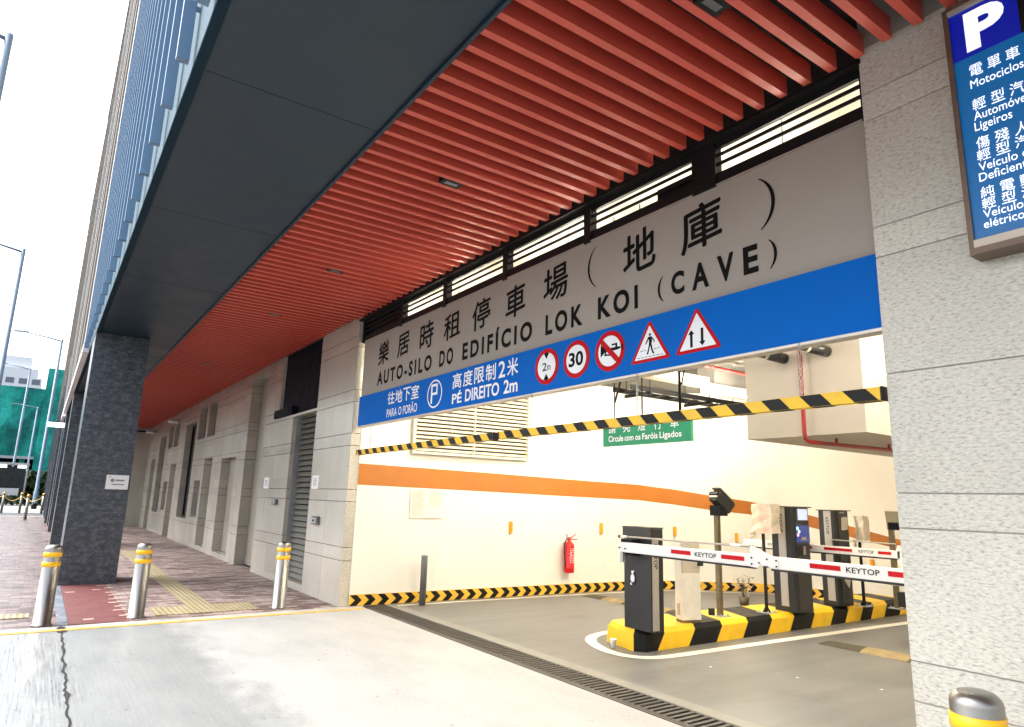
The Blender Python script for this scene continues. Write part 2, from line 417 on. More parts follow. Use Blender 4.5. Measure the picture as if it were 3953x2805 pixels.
# ------------------------------------------------------------------ mesh builder
class MB:
    def __init__(s):
        s.bm = bmesh.new()
    def face(s, pts, mi=0):
        vs = [s.bm.verts.new(p) for p in pts]
        f = s.bm.faces.new(vs)
        f.material_index = mi
        return f
    def hexa(s, p, mi=0):       # 8 points: bottom ring then top ring
        v = [s.bm.verts.new(q) for q in p]
        for idx in ((3, 2, 1, 0), (4, 5, 6, 7), (0, 1, 5, 4), (1, 2, 6, 5), (2, 3, 7, 6), (3, 0, 4, 7)):
            f = s.bm.faces.new([v[i] for i in idx])
            f.material_index = mi
    def box(s, x0, x1, y0, y1, z0, z1, mi=0):
        s.hexa([(x0, y0, z0), (x1, y0, z0), (x1, y1, z0), (x0, y1, z0),
                (x0, y0, z1), (x1, y0, z1), (x1, y1, z1), (x0, y1, z1)], mi)
        return s
    def obox(s, c, size, rot=(0, 0, 0), mi=0):   # oriented box
        from mathutils import Euler
        mt = Euler(rot).to_matrix()
        c = Vector(c)
        hx, hy, hz = (q / 2 for q in size)
        pts = [c + mt @ Vector(q) for q in ((-hx, -hy, -hz), (hx, -hy, -hz), (hx, hy, -hz), (-hx, hy, -hz),
                                            (-hx, -hy, hz), (hx, -hy, hz), (hx, hy, hz), (-hx, hy, hz))]
        s.hexa(pts, mi)
        return s
    def prism(s, poly, z0, z1, mi=0, top=None):
        top = top or poly
        a = [s.bm.verts.new((p[0], p[1], z0)) for p in poly]
        b = [s.bm.verts.new((p[0], p[1], z1)) for p in top]
        n = len(poly)
        for i in range(n):
            f = s.bm.faces.new([a[i], a[(i + 1) % n], b[(i + 1) % n], b[i]])
            f.material_index = mi
        for ring in (a[::-1], b):
            f = s.bm.faces.new(ring)
            f.material_index = mi
        return s
    def plate(s, poly, fr, t, mi=0):   # poly in (u,v) mapped by fr(u,v,d), thickness t outward
        a = [s.bm.verts.new(fr(u, v, 0)) for u, v in poly]
        b = [s.bm.verts.new(fr(u, v, t)) for u, v in poly]
        n = len(poly)
        for i in range(n):
            f = s.bm.faces.new([a[i], a[(i + 1) % n], b[(i + 1) % n], b[i]])
            f.material_index = mi
        f = s.bm.faces.new(b)
        f.material_index = mi
        return s
    def lathe(s, prof, c=(0, 0, 0), n=24, mi=0, axis='Z'):
        c = Vector(c)
        rings = []
        for r, h in prof:
            ring = []
            for k in range(n):
                a = 2 * math.pi * k / n
                q = (r * math.cos(a), r * math.sin(a), h)
                if axis == 'Y':
                    q = (q[0], q[2], q[1])
                elif axis == 'X':
                    q = (q[2], q[0], q[1])
                ring.append(s.bm.verts.new(c + Vector(q)))
            rings.append(ring)
        for a, b in zip(rings[:-1], rings[1:]):
            for k in range(n):
                f = s.bm.faces.new([a[k], a[(k + 1) % n], b[(k + 1) % n], b[k]])
                f.material_index = mi
                f.smooth = True
        for ring in (rings[0][::-1], rings[-1]):
            f = s.bm.faces.new(ring)
            f.material_index = mi
        return s
    def tube(s, pts, r, n=8, mi=0):
        pts = [Vector(p) for p in pts]
        rings = []
        for i, p in enumerate(pts):
            d = (pts[min(i + 1, len(pts) - 1)] - pts[max(i - 1, 0)]).normalized()
            a = d.orthogonal().normalized() if i == 0 else (rings_a - d * rings_a.dot(d)).normalized()
            rings_a = a
            b = d.cross(a)
            rr = r[i] if isinstance(r, (list, tuple)) else r
            rings.append([s.bm.verts.new(p + (a * math.cos(2 * math.pi * k / n) + b * math.sin(2 * math.pi * k / n)) * rr) for k in range(n)])
        for x, y in zip(rings[:-1], rings[1:]):
            for k in range(n):
                f = s.bm.faces.new([x[k], x[(k + 1) % n], y[(k + 1) % n], y[k]])
                f.material_index = mi
                f.smooth = True
        for ring in (rings[0][::-1], rings[-1]):
            f = s.bm.faces.new(ring)
            f.material_index = mi
        return s
    def merge_mesh(s, me, mi=0):
        n0 = len(s.bm.faces)
        s.bm.from_mesh(me)
        s.bm.faces.ensure_lookup_table()
        for f in s.bm.faces[n0:]:
            f.material_index = mi
        return s
    def build(s, name, mats, parent=None, bevel=0.0, recalc=True):
        if not isinstance(mats, (list, tuple)):
            mats = [mats]
        if recalc:
            bmesh.ops.recalc_face_normals(s.bm, faces=s.bm.faces[:])
        me = bpy.data.meshes.new(name)
        if parent is None:
            xs = [v.co for v in s.bm.verts]
            org = Vector(((min(v.x for v in xs) + max(v.x for v in xs)) / 2,
                          (min(v.y for v in xs) + max(v.y for v in xs)) / 2, min(v.z for v in xs)))
        else:
            root = parent
            org = Vector((0, 0, 0))
            while root is not None:
                org = org + root.location
                root = root.parent
        bmesh.ops.translate(s.bm, verts=s.bm.verts[:], vec=-org)
        s.bm.to_mesh(me)
        s.bm.free()
        for m in mats:
            me.materials.append(MT[m] if isinstance(m, str) else m)
        o = bpy.data.objects.new(name, me)
        COL.objects.link(o)
        if parent is None:
            o.location = org
        else:
            o.parent = parent
        if bevel > 0:
            bv = o.modifiers.new('bevel', 'BEVEL')
            bv.width = bevel
            bv.segments = 2
            bv.limit_method = 'ANGLE'
        return o

def tag(o, label=None, cat=None, group=None, kind=None):
    if label: o['label'] = label
    if cat: o['category'] = cat
    if group: o['group'] = group
    if kind: o['kind'] = kind
    return o

def thing(name, label, cat, loc, group=None):
    o = bpy.data.objects.new(name, None)
    o.empty_display_size = 0.2
    COL.objects.link(o)
    o.location = loc
    return tag(o, label, cat, group)

def struct(o):
    o['kind'] = 'structure'
    return o

def copy_tree(o, parent=None):
    c = o.copy()
    COL.objects.link(c)
    if parent is not None:
        c.parent = parent
    for ch in list(o.children):
        copy_tree(ch, c)
    return c

# ------------------------------------------------------------------ lettering
def glyphs(body, space=1.0, offset=0.0):
    cu = bpy.data.curves.new('t', 'FONT')
    cu.body = body
    cu.size = 1.0
    cu.space_character = space
    cu.offset = offset
    cu.resolution_u = 4
    ob = bpy.data.objects.new('t', cu)
    COL.objects.link(ob)
    dg = bpy.context.evaluated_depsgraph_get()
    me = bpy.data.meshes.new_from_object(ob.evaluated_get(dg))
    bpy.data.objects.remove(ob)
    bpy.data.curves.remove(cu)
    return me

_hm = glyphs('H')
CAP = max(v.co.y for v in _hm.vertices)

def text_into(mb, body, O, u, v, u0, u1, v0, v1, caps=False, space=1.0, offset=0.0, shear=0.0, mi=0):
    if offset > 0 and (offset < 0.01 or any(ord(c) > 0x2E80 for c in body)):     # heavier strokes: slightly shifted copies, each a hair prouder
        nn = Vector(v).cross(Vector(u)) * -1.0
        dw, dh = offset * (u1 - u0) / len(body), offset * (v1 - v0)
        for k, (p, q) in enumerate(((-1, 0), (1, 0), (0, -1), (0, 1))):
            text_into(mb, body, Vector(O) - nn * (0.00015 * k), u, v, u0 + dw * p, u1 + dw * p, v0 + dh * q, v1 + dh * q, caps, space, 0.0, shear, mi)
        return
    """body fitted to the rectangle u0..u1 x v0..v1 of the plane at O; caps: v0..v1 is baseline to cap height"""
    me = glyphs(body, space, offset)
    O, u, v = Vector(O), Vector(u), Vector(v)
    for q in me.vertices:
        q.co.y += q.co.x * shear
    xs = [q.co.x for q in me.vertices]
    ys = [q.co.y for q in me.vertices]
    x0, x1 = min(xs), max(xs)
    y0, y1 = (0.0, CAP) if caps else (min(ys), max(ys))
    for q in me.vertices:
        a = u0 + (q.co.x - x0) / (x1 - x0) * (u1 - u0)
        b = v0 + (q.co.y - y0) / (y1 - y0) * (v1 - v0)
        q.co = O + u * a + v * b
    mb.merge_mesh(me, mi)
    bpy.data.meshes.remove(me)

X3, Y3, Z3 = (1, 0, 0), (0, 1, 0), (0, 0, 1)

def text_y(mb, body, x0, x1, z0, z1, y, **k):      # plane facing -Y
    text_into(mb, body, (0, y, 0), X3, Z3, x0, x1, z0, z1, **k)

def circle(cx, cz, rx, rz, n=36):
    return [(cx + rx * math.cos(2 * math.pi * i / n), cz + rz * math.sin(2 * math.pi * i / n)) for i in range(n)]

def fy(y):            # frame for plates on a plane facing -Y
    return lambda a, b, d: (a, y - d, b)

def fx(x):            # plane facing +X, u along +Y
    return lambda a, b, d: (x + d, a, b)

# ================================================================== GROUND
struct(MB().box(-500, 500, -500, 500, -0.6, -0.16).build('ground', 'asphalt'))
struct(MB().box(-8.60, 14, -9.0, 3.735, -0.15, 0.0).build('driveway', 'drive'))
gf = MB()
gf.box(-8.95, -1.3, 4.22, 14.0, -0.15, 0.0)
struct(gf.build('garage_floor', 'gfloor'))
struct(MB().box(-8.95, -1.3, 4.075, 4.2195, -0.15, 0.001).build('threshold_strip', 'threshold'))
struct(MB().box(-1.2995, 14, 3.7355, 14.0, -0.15, 0.0).build('ground_inside', 'gfloor'))
struct(MB().box(-40.3, -8.83, -4.0, 3.6, -0.15, 0.0).build('pavement', 'paver'))
struct(MB().box(-8.8295, -8.6005, -9.0, 3.735, -0.15, 0.002).build('kerb_strip', 'kerb'))
struct(MB().box(-8.625, -8.55, -4.0, 3.70, 0.0005, 0.006).build('road_marking', 'line_yellow'))
road = MB()
road.box(-500, 500, -16, -9.0005, -0.155, -0.10)
road.box(-46, -40.62, -9, 60, -0.155, -0.02)
struct(road.build('road', 'asphalt'))
struct(MB().box(-40.61, -40.31, -9, 3.6, -0.15, 0.01).build('far_kerb', 'line_white'))
struct(MB().box(-70, -46.005, -9, 60, -0.15, 0.0).build('far_pavement', 'kerb'))
struct(MB().box(-8.60, 14, 3.74, 3.775, -0.1, 0.003).build('drain_edge', 'cast_iron'))
# granite edge strip, red patch, tactile tiles
gs = MB()
x = -8.86
while x > -12.2:
    x2 = x - 0.29
    gs.box(x2 + 0.006, x, 0.355, 0.45, 0.0005, 0.006)
    x = x2
struct(gs.build('granite_edging', 'grey_strip'))
rp = MB()
rp.box(-12.36, -8.86, 0.452, 1.03, 0.0005, 0.0055, 0)
for bx, by0, by1 in ((-9.10, 0.60, 0.70), (-11.5, 0.49, 0.60), (-11.65, 0.82, 0.93), (-9.22, .96, 1.06), (-9.65, .93, 1.08), (-9.95, .97, 1.10),
                     (-10.3, .93, 1.10), (-10.62, .95, 1.12), (-11.0, .98, 1.12), (-11.3, .96, 1.10), (-11.8, .98, 1.1), (-12.1, .9, 1.1)):
    rp.box(bx - 0.075, bx, by0, by1, 0.0058, 0.0075, 1)
struct(rp.build('red_surfacing', ['red_patch', 'pale_brick']))
tc = MB()
tc.box(-9.70, -9.08, 1.31, 2.50, 0.0005, 0.009)
tc.box(-18.6, -9.705, 1.75, 2.03, 0.0005, 0.009)
tc.box(-9.82, -9.52, -1.2, 0.10, 0.0005, 0.009)
struct(tc.build('tactile_paving', 'tactile'))
# the crack along the joint of the slabs
ck = MB()
rnd = random.Random(3)
pts = []
x = -8.8
while x < 1.0:
    pts.append((x, 0.385 - 0.010 * (x + 8.8) + rnd.uniform(-0.012, 0.012), rnd.uniform(0.005, 0.013) + (0.012 if rnd.random() < 0.12 else 0)))
    x += rnd.uniform(0.05, 0.13)
pts[1] = (pts[1][0], pts[1][1], 0.045)
pts[2] = (pts[2][0], pts[2][1], 0.015)
pts[3] = (pts[3][0], pts[3][1], 0.05)
for a, b in zip(pts[:-1], pts[1:]):
    ck.face([(a[0], a[1] - a[2], 0.0045), (b[0], b[1] - b[2], 0.0045), (b[0], b[1] + b[2], 0.0045), (a[0], a[1] + a[2], 0.0045)])
struct(ck.build('ground_crack', 'rubber'))

# ================================================================== CARPARK BUILDING
FYP = 3.441
bld = thing('carpark_building', 'long grey stone carpark building with red slatted canopy and blue facade fins', 'building', (-12, 3.6, 0))
JOINTS = [0.0, 0.585, 0.76, 1.365, 1.53, 2.13, 2.30, 2.745, 2.915, 3.535, 3.70, 4.6]
JOINTS_R = [0.0, 0.595, 0.77, 1.37, 1.536, 2.13, 2.752, 2.92, 3.54, 3.705, 4.6]

def stone(mb, x0, x1, yf, depth, opens=(), vj=(), ztop=3.98, joints=JOINTS):
    xs = sorted({x0, x1, *[o[0] for o in opens], *[o[1] for o in opens], *vj})
    zs = sorted({*[j for j in joints if j < ztop], ztop, *[o[2] for o in opens], *[o[3] for o in opens]})
    zs = [z for z in zs if 0 <= z <= ztop]
    for a, b in zip(xs[:-1], xs[1:]):
        for c, d in zip(zs[:-1], zs[1:]):
            mx, mz = (a + b) / 2, (c + d) / 2
            if any(o[0] < mx < o[1] and o[2] < mz < o[3] for o in opens):
                continue
            g0 = 0.004 if c in joints and c > 0 else 0
            g1 = 0.004 if d in joints else 0
            va = 0.003 if a in vj else 0
            vb = 0.003 if b in vj else 0
            mb.box(a + va, b - vb, yf, yf + depth, c + g0, d - g1)

# left pillar beside the opening, and the long wing
OPEN = [(-11.61, -10.39, 0.10, 2.76), (-12.50, -10.385, 2.80, 3.98), (-14.74, -13.40, 0.0, 3.82), (-16.95, -15.52, 0.10, 2.22),
        (-19.03, -18.02, 0.10, 2.28), (-20.42, -19.42, 2.85, 3.78), (-19.08, -18.15, 2.85, 3.76), (-22.40, -20.75, 0.68, 3.42),
        (-20.12, -19.30, 0.78, 1.72), (-24.60, -23.52, 0.0, 2.28), (-25.80, -24.85, 2.84, 3.62), (-24.62, -23.70, 2.84, 3.58),
        (-27.75, -26.40, 0.68, 3.36), (-25.72, -24.86, 0.80, 1.72), (-29.6, -28.5, 0.0, 2.6)]
wl_ = MB()
stone(wl_, -31.0, -10.385, FYP, 0.42, OPEN, vj=(-12.9, -15.2, -17.5, -23.0, -26.1, -28.2))
stone(wl_, -10.3845, -8.84, FYP, 0.16, (), vj=(-9.62,))
wl_.box(-31.0, -10.385, FYP + 0.3, FYP + 0.43, 3.985, 5.0)
wing = wl_.build('facade_wall', 'granite_smooth', bld)
bk = MB()
bk.box(-31, -10.4, FYP + 0.78, FYP + 0.9, 0, 4.6)
bk.box(-10.38, -8.845, FYP + 0.165, FYP + 0.3, 0, 4.6)
bk.build('wall_core', 'door_grey', bld)
rw = MB()
stone(rw, -1.63, 6.0, FYP, 0.42, (), vj=(1.4, 3.8), joints=JOINTS_R)
rw.build('facade_wall', 'granite', bld)
MB().box(-1.032, -1.026, FYP - 0.001, FYP + 0.002, 1.375, 1.531).build('joint', 'joint_grey', bld)
MB().box(-1.625, 6.0, FYP + 0.006, FYP + 0.41, 0.0, 4.6).build('wall_core', 'joint_grey', bld)
# end wall of the covered walk with two doors
ew = MB()
yy0 = 1.0
for a, b, c, d in ((1.0, 2.05, 0, 3.6), (2.05, 2.45, 2.5, 3.6), (2.45, 2.72, 0, 3.6), (2.72, 2.95, 2.75, 3.6), (2.95, 3.44, 0, 3.6)):
    ew.box(-31.25, -31.0, a, b, c, d)
ew.box(-31.25, -31.0, 1.0, 3.44, 3.6, 3.93)
ew.build('end_wall', 'granite_smooth', bld)
MB().box(-31.2, -31.12, 2.0, 3.0, 0, 2.8).build('end_door', 'door_grey', bld)
MB().box(-31.0, -30.96, 1.2, 3.44, 3.74, 3.80).build('end_beam', 'black_metal', bld)

# roller shutter
sh = MB()
z = 0.12
while z < 2.74:
    sh.hexa([(-11.58, 3.56, z), (-10.41, 3.56, z), (-10.41, 3.66, z), (-11.58, 3.66, z),
             (-11.58, 3.612, z + 0.074), (-10.41, 3.612, z + 0.074), (-10.41, 3.66, z + 0.088), (-11.58, 3.66, z + 0.088)])
    z += 0.09
sho = sh.build('roller_shutter', 'shutter', bld)
MB().box(-11.60, -11.565, 3.50, 3.66, 0.1, 2.76).box(-10.425, -10.392, 3.50, 3.66, 0.1, 2.76).build('guide_rail', 'galv', sho)
MB().box(-11.60, -10.395, 3.47, 3.80, 0.0, 0.098).build('sill', 'kerb', bld)
dk = MB()
dk.box(-12.49, -10.39, 3.50, 3.66, 2.82, 3.98)
dk.box(-12.70, -11.62, 3.405, 3.60, 2.805, 2.95)
dk.build('dark_cladding_panel', 'dark_void', bld)
# stone-grey doors in the tall niches
def leaf(name, x0, x1, z0, z1, y, m, parent=bld, split=None):
    o = MB()
    if split:
        o.box(x0, split - 0.006, y, y + 0.06, z0, z1)
        o.box(split + 0.006, x1, y, y + 0.06, z0, z1)
    else:
        o.box(x0, x1, y, y + 0.06, z0, z1)
    return o.build(name, m, parent)
leaf('door', -14.73, -13.41, 0.01, 3.81, 3.65, 'door_grey', split=-14.05)
for x0, x1, z0, z1 in ((-16.94, -15.53, 0.11, 2.21), (-19.02, -18.03, 0.11, 2.27), (-24.59, -23.53, 0.01, 2.27), (-29.59, -28.51, 0.01, 2.59)):
    d = leaf('door', x0, x1, z0, z1, 3.63, 'door_grey')
    MB().box(x1 - 0.32, x1 - 0.29, 3.585, 3.6295, 0.95, 1.15).build('handle', 'galv', d)
for x0, x1, z0, z1 in ((-20.41, -19.43, 2.86, 3.77), (-19.07, -18.16, 2.86, 3.75), (-22.39, -20.76, 0.69, 3.41), (-20.11, -19.31, 0.79, 1.71),
                       (-25.79, -24.86, 2.85, 3.61), (-24.61, -23.71, 2.85, 3.57), (-27.74, -26.41, 0.69, 3.35), (-25.71, -24.87, 0.81, 1.71)):
    f = MB()
    t = 0.05
    for a, b, c, d in ((x0, x0 + t, z0, z1), (x1 - t, x1, z0, z1), (x0 + t, x1 - t, z0, z0 + t), (x0 + t, x1 - t, z1 - t, z1)):
        f.box(a, b, 3.60, 3.66, c, d)
    fr = f.build('window_frame', 'black_metal', bld)
    MB().box(x0 + t, x1 - t, 3.63, 3.64, z0 + t, z1 - t).build('pane', 'glass', fr)

# columns of dark polished granite
for cx in (-12.37, -20.9, -27.0):
    c = MB()
    zz = [0.0, 0.66, 1.52, 2.37, 3.06, 3.92]
    for a, b in zip(zz[:-1], zz[1:]):
        c.box(cx - 0.95, cx, 0.40, 1.17, a + 0.003, b - 0.003)
    c.box(cx - 0.94, cx - 0.01, 0.41, 1.16, 0, 3.92)
    c.build('column', 'dark_granite', bld)
# charcoal soffit, in panels
sf = MB()
xx = 8.0
while xx > -31:
    sf.box(xx - 2.394, xx, 0.461, 1.575, 3.925, 3.99)
    xx -= 2.4
MB().box(-31, 8, 0.399, 0.457, 3.905, 3.9345).build('soffit_edge', 'soffit_edge', bld)
sf.box(-31, 8, 1.578, 1.60, 3.90, 4.10)
sf.build('soffit', 'soffit', bld)
# red slats
sl = MB()
xs_ = -1.586
k0 = -int((7.5) / 0.1575)
for k in range(k0, 187):
    x = xs_ - k * 0.1575
    yend = 3.42 if -8.85 < x < -1.55 else 3.40
    sl.box(x - 0.048, x, 1.602, yend, 3.93, 4.055)
sl.build('slat_ceiling', 'slat', bld)
pl = MB()
pl.box(-31, 8, 0.5, 3.585, 4.32, 4.40)
pl.box(-31, -8.95, 3.86, 3.95, 4.02, 4.32)
pl.box(-1.55, 8, 3.86, 3.95, 4.02, 4.32)
pl.box(-31, -8.95, 3.586, 3.95, 4.32, 4.40)
pl.box(-1.55, 8, 3.586, 3.95, 4.32, 4.40)
for k in range(0, 16):
    pl.box(-30 + k * 2.4, -29.95 + k * 2.4, 1.61, 3.42, 4.06, 4.11)
pl.build('plenum', 'plenum', bld)
# upper facade
MB().box(-14.3, 8, 0.40, 0.459, 3.936, 44).build('curtain_wall', 'spandrel', bld)
MB().box(-31, 8, 0.47, 14, 4.90, 44).box(-31, -9.3, 3.96, 14, 4.45, 4.899).build('upper_storeys', 'plenum', bld)
for k in range(-9, 18):
    fx_ = -4.0 - 0.5965 * k + 0.0
    f = MB()
    f.box(fx_ - 0.05, fx_, 0.306, 0.376, 3.95, 43.8)
    f.box(fx_ - 0.025, fx_ - 0.01, 0.378, 0.40, 4.3, 4.33)
    f.box(fx_ - 0.025, fx_ - 0.01, 0.378, 0.40, 7.3, 7.33)
    f.build('facade_fin', 'fin', bld)
MB().box(-31, -14.305, 0.42, 0.46, 4.021, 40).build('cream_facade', 'cream', bld)
for k in range(7):
    a = -14.75 - k * 2.45
    MB().box(a - 0.55, a, 0.315, 0.419, 4.12, 40).build('pilaster', 'tower_pale' if k % 3 == 0 else 'cream', bld)
    MB().box(a - 1.25, a - 0.75, 0.40, 0.4195, 4.12, 39.8).build('window_strip', 'tower_dark', bld)
MB().box(-31, -14.5, 0.30, 0.394, 3.93, 4.115).build('white_edge_beam', 'tower_white', bld)
# clerestory screen over the sign
cl = MB()
for a, b, dd in ((3.603, 3.682, 0.03), (3.733, 3.758, 0.008), (3.799, 3.824, 0.008), (3.864, 3.925, 0.03)):
    cl.box(-8.80, -1.64, 3.50, 3.50 + dd, a, b)
for a, b in ((-1.66, -1.632), (-2.86, -2.66), (-4.02, -3.94), (-5.25, -5.17), (-6.47, -6.39), (-7.60, -7.52), (-8.82, -8.76)):
    cl.box(a, b, 3.485, 3.56, 3.586, 3.93)
cl.box(-3.24, -2.87, 3.545, 3.75, 3.6, 3.795)
cl.box(-8.75, -7.62, 3.545, 3.58, 3.6, 3.92)
cl.box(-8.85, -1.62, 3.43, 3.50, 3.905, 3.93)
cl.build('clerestory_screen', 'black_metal', bld)
MB().box(-8.9, -1.6, 3.545, 3.59, 3.95, 4.69).build('lintel', 'plenum', bld)
# small dark ceiling lights between the slats
for (x, ya, yb) in ((-4.29, 2.29, 2.46), (-7.015, 2.32, 2.49), (-9.42, 2.31, 2.48), (-1.86, 2.36, 2.53), (-14.2, 2.31, 2.48)):
    d = MB()
    x = xs_ - round((xs_ - 0.1025 - x) / 0.1575) * 0.1575 - 0.1025
    d.box(x - 0.05, x + 0.05, ya, yb, 3.932, 4.02)
    o = d.build('downlight', 'black_metal', bld)
    MB().box(x - 0.022, x + 0.022, ya + 0.03, yb - 0.03, 3.929, 3.9319).build('lens', 'grey_post', o)
# wall lamps along the covered walk
for x, z in ((-23.8, 3.70), (-29.3, 3.72)):
    tag(MB().lathe([(0.02, 0), (0.12, -0.02), (0.17, -0.08), (0.17, -0.12)], (x, 3.24, z), 16, mi=0).tube([(x, 3.44, z), (x, 3.24, z)], 0.02).build('wall_lamp', 'tower_white'),
        'pale round wall lamp under the red ceiling, %s' % ('between the tall windows' if x > -25 else 'nearest the far end wall'), 'lamp', 'wall lamps of the covered walk')
tag(MB().box(-28.2, -28.0, -0.08, 0.395, 3.50, 3.64).build('projecting_lamp', 'lamp_white'),
    'bright white lamp box projecting from a dark granite column over the pavement', 'lamp')

# ------------------------------------------------------------------ papers and small fittings on the stone wall
def paper(name, label, x0, x1, z0, z1, y, cat='notice', group=None):
    t = thing(name, label, cat, ((x0 + x1) / 2, y, z0), group)
    MB().box(x0, x1, y - 0.004, y, z0, z1).build('sheet', 'paper', t)
    p = MB()
    zz = z1 - 0.06
    rr = random.Random(int(x0 * 100))
    while zz > z0 + 0.03:
        p.plate([(x0 + 0.06, zz), (x1 - 0.06 - rr.random() * 0.12 * (x1 - x0), zz), (x1 - 0.08, zz + 0.012), (x0 + 0.06, zz + 0.012)], fy(y - 0.004), 0.0015)
        zz -= 0.03
    p.build('printing', 'print_grey', t)
paper('paper_notice', 'white paper taped to the stone left of the roller shutter', -13.05, -12.72, 1.53, 1.73, FYP, group='papers by the roller shutter')
paper('paper_notice', 'white paper taped to the stone right of the roller shutter', -10.32, -10.02, 1.53, 1.735, FYP, group='papers by the roller shutter')
def wallbox(label, x0, x1, z0, z1):
    t = thing('switch_box', label, 'switch', ((x0 + x1) / 2, FYP, z0), 'switch boxes by the roller shutter')
    MB().box(x0, x1, FYP - 0.05, FYP, z0, z1).build('housing', 'grey_post', t, 0.005)
    MB().box(x0 + 0.03, x1 - 0.03, FYP - 0.058, FYP - 0.05, z0 + 0.02, z1 - 0.02).build('cover', 'galv', t)
    MB().lathe([(0.015, -0.07), (0.015, -0.058)], ((x0 + x1) / 2, FYP, (z0 + z1) / 2), 10, axis='Y').build('knob', 'rubber', t)
wallbox('small grey switch box on the stone left of the roller shutter', -12.30, -12.04, 1.25, 1.345)
wallbox('dark key switch box on the pillar right of the roller shutter', -10.06, -9.82, 1.01, 1.13)
# sign on the dark column
t = thing('column_notice', 'white notice plate on the dark granite column', 'notice', (-12.37, 1.0, 1.44))
MB().plate([(0.838, 1.437), (1.15, 1.437), (1.15, 1.66), (0.838, 1.66)], fx(-12.37), 0.012).build('plate', 'paper', t)
p = MB()
p.plate(circle(0.925, 1.575, 0.028, 0.028, 20), fx(-12.3575), 0.002)
for a, b, c, d in ((0.965, 1.09, 1.565, 1.59), (0.92, 1.09, 1.505, 1.522), (0.87, 0.90, 1.625, 1.635)):
    p.plate([(a, c), (b, c), (b, d), (a, d)], fx(-12.3575), 0.002)
p.build('printing', 'print_grey', t)

# ================================================================== CARPARK SIGN
sg = thing('carpark_sign', 'wide grey and blue carpark sign board spanning the entrance', 'sign', (-5.2, 3.5, 2.38))
MB().box(-8.735, -1.632, 3.50, 3.56, 2.79, 3.588).build('grey_panel', 'sign_grey', sg)
MB().box(-8.72, -1.634, 3.47, 3.56, 2.385, 2.7895).build('blue_panel', 'sign_blue', sg)
MB().box(-8.735, -1.634, 3.49, 3.57, 3.5885, 3.60).build('top_trim', 'silver', sg)
MB().box(-8.72, -1.634, 3.472, 3.56, 2.368, 2.3845).build('bottom_trim', 'silver', sg)
tx = MB()
HAN = (('樂', -8.215, -7.90, 3.168, 3.487), ('居', -7.63, -7.31, 3.179, 3.486), ('時', -7.01, -6.68, 3.171, 3.501),
       ('租', -6.42, -6.07, 3.174, 3.47), ('停', -5.81, -5.475, 3.167, 3.49), ('車', -5.185, -4.87, 3.17, 3.482),
       ('場', -4.58, -4.245, 3.195, 3.512), ('地', -3.56, -3.23, 3.183, 3.515), ('庫', -2.98, -2.636, 3.174, 3.513))
for ch, a, b, c, d in HAN:
    text_y(tx, ch, a, b, c, d, 3.4975, offset=0.016, shear=0.10)
    tx.build('lettering', 'letter_black', sg)
    tx = MB()
def arc(cx, cz, rx, rz, t0, t1, wmax, n=14, y=3.4995):
    mb = MB()
    P = []
    for i in range(n + 1):
        a = t0 + (t1 - t0) * i / n
        wd = wmax * (0.25 + 0.75 * math.sin(math.pi * i / n))
        P.append((cx + rx * math.cos(a), cz + rz * math.sin(a), wd, math.cos(a), math.sin(a)))
    for p, q in zip(P[:-1], P[1:]):
        mb.face([(p[0] - p[2] * p[3], y - 0.002, p[1] - p[2] * p[4]), (p[0], y - 0.002, p[1]), (q[0], y - 0.002, q[1]), (q[0] - q[2] * q[3], y - 0.002, q[1] - q[2] * q[4])])
    mb.build('lettering', 'letter_black', sg)
arc(-3.79, 3.352, 0.19, 0.20, R(118), R(242), 0.022)
arc(-2.43, 3.335, 0.20, 0.20, R(62), R(-62), 0.026)
for body, a, b in (('AUTO-SILO', -8.214, -6.683), ('DO', -6.50, -6.19), ('EDIFÍCIO', -5.99, -4.745), ('LOK', -4.546, -4.044),
                   ('KOI', -3.855, -3.41)):
    text_y(tx, body, a, b, 2.90, 3.068, 3.4975, caps=True, space=1.38, offset=0.034)
    tx.build('lettering', 'letter_black', sg)
    tx = MB()
for body, a, b in (('C', -3.082, -2.962), ('A', -2.895, -2.75), ('V', -2.681, -2.549), ('E', -2.478, -2.369)):
    text_y(tx, body, a, b, 2.905, 3.075, 3.4975, caps=(body != 'C'), offset=0.034)
arc(-3.10, 2.98, 0.11, 0.115, R(122), R(238), 0.022)
arc(-2.345, 2.985, 0.11, 0.115, R(58), R(-58), 0.022)
tx.build('lettering', 'letter_black', sg)
def word(parent, mm, body, x0, x1, z0, z1, y, **k):
    m = MB()
    text_y(m, body, x0, x1, z0, z1, y, **k)
    m.build('lettering', mm, parent)
tw = MB()
for ch, a, b in (('往', -7.762, -7.565), ('地', -7.54, -7.345), ('下', -7.32, -7.125), ('室', -7.10, -6.906)):
    text_y(tw, ch, a, b, 2.588, 2.747, 3.4675, offset=0.014)
tw.build('lettering', 'letter_white', sg)
word(sg, 'letter_white', 'PARA', -7.769, -7.47, 2.428, 2.528, 3.4675, caps=True, offset=0.01)
word(sg, 'letter_white', 'O', -7.43, -7.345, 2.428, 2.53, 3.4675, offset=0.01)
word(sg, 'letter_white', 'PORÃO', -7.30, -6.93, 2.428, 2.528, 3.4675, caps=True, offset=0.01)
tw = MB()
for ch, a, b in (('高', -6.115, -5.935), ('度', -5.895, -5.715), ('限', -5.675, -5.495), ('制', -5.46, -5.285), ('2', -5.235, -5.12), ('米', -5.085, -4.91)):
    text_y(tw, ch, a, b, 2.592, 2.755, 3.4675, offset=0.014)
tw.build('lettering', 'letter_white', sg)
tw = MB()
word(sg, 'letter_white', 'PÉ', -6.115, -5.915, 2.433, 2.533, 3.4675, caps=True, offset=0.022)
word(sg, 'letter_white', 'DIREITO', -5.845, -5.215, 2.433, 2.553, 3.4675, caps=True, offset=0.022)
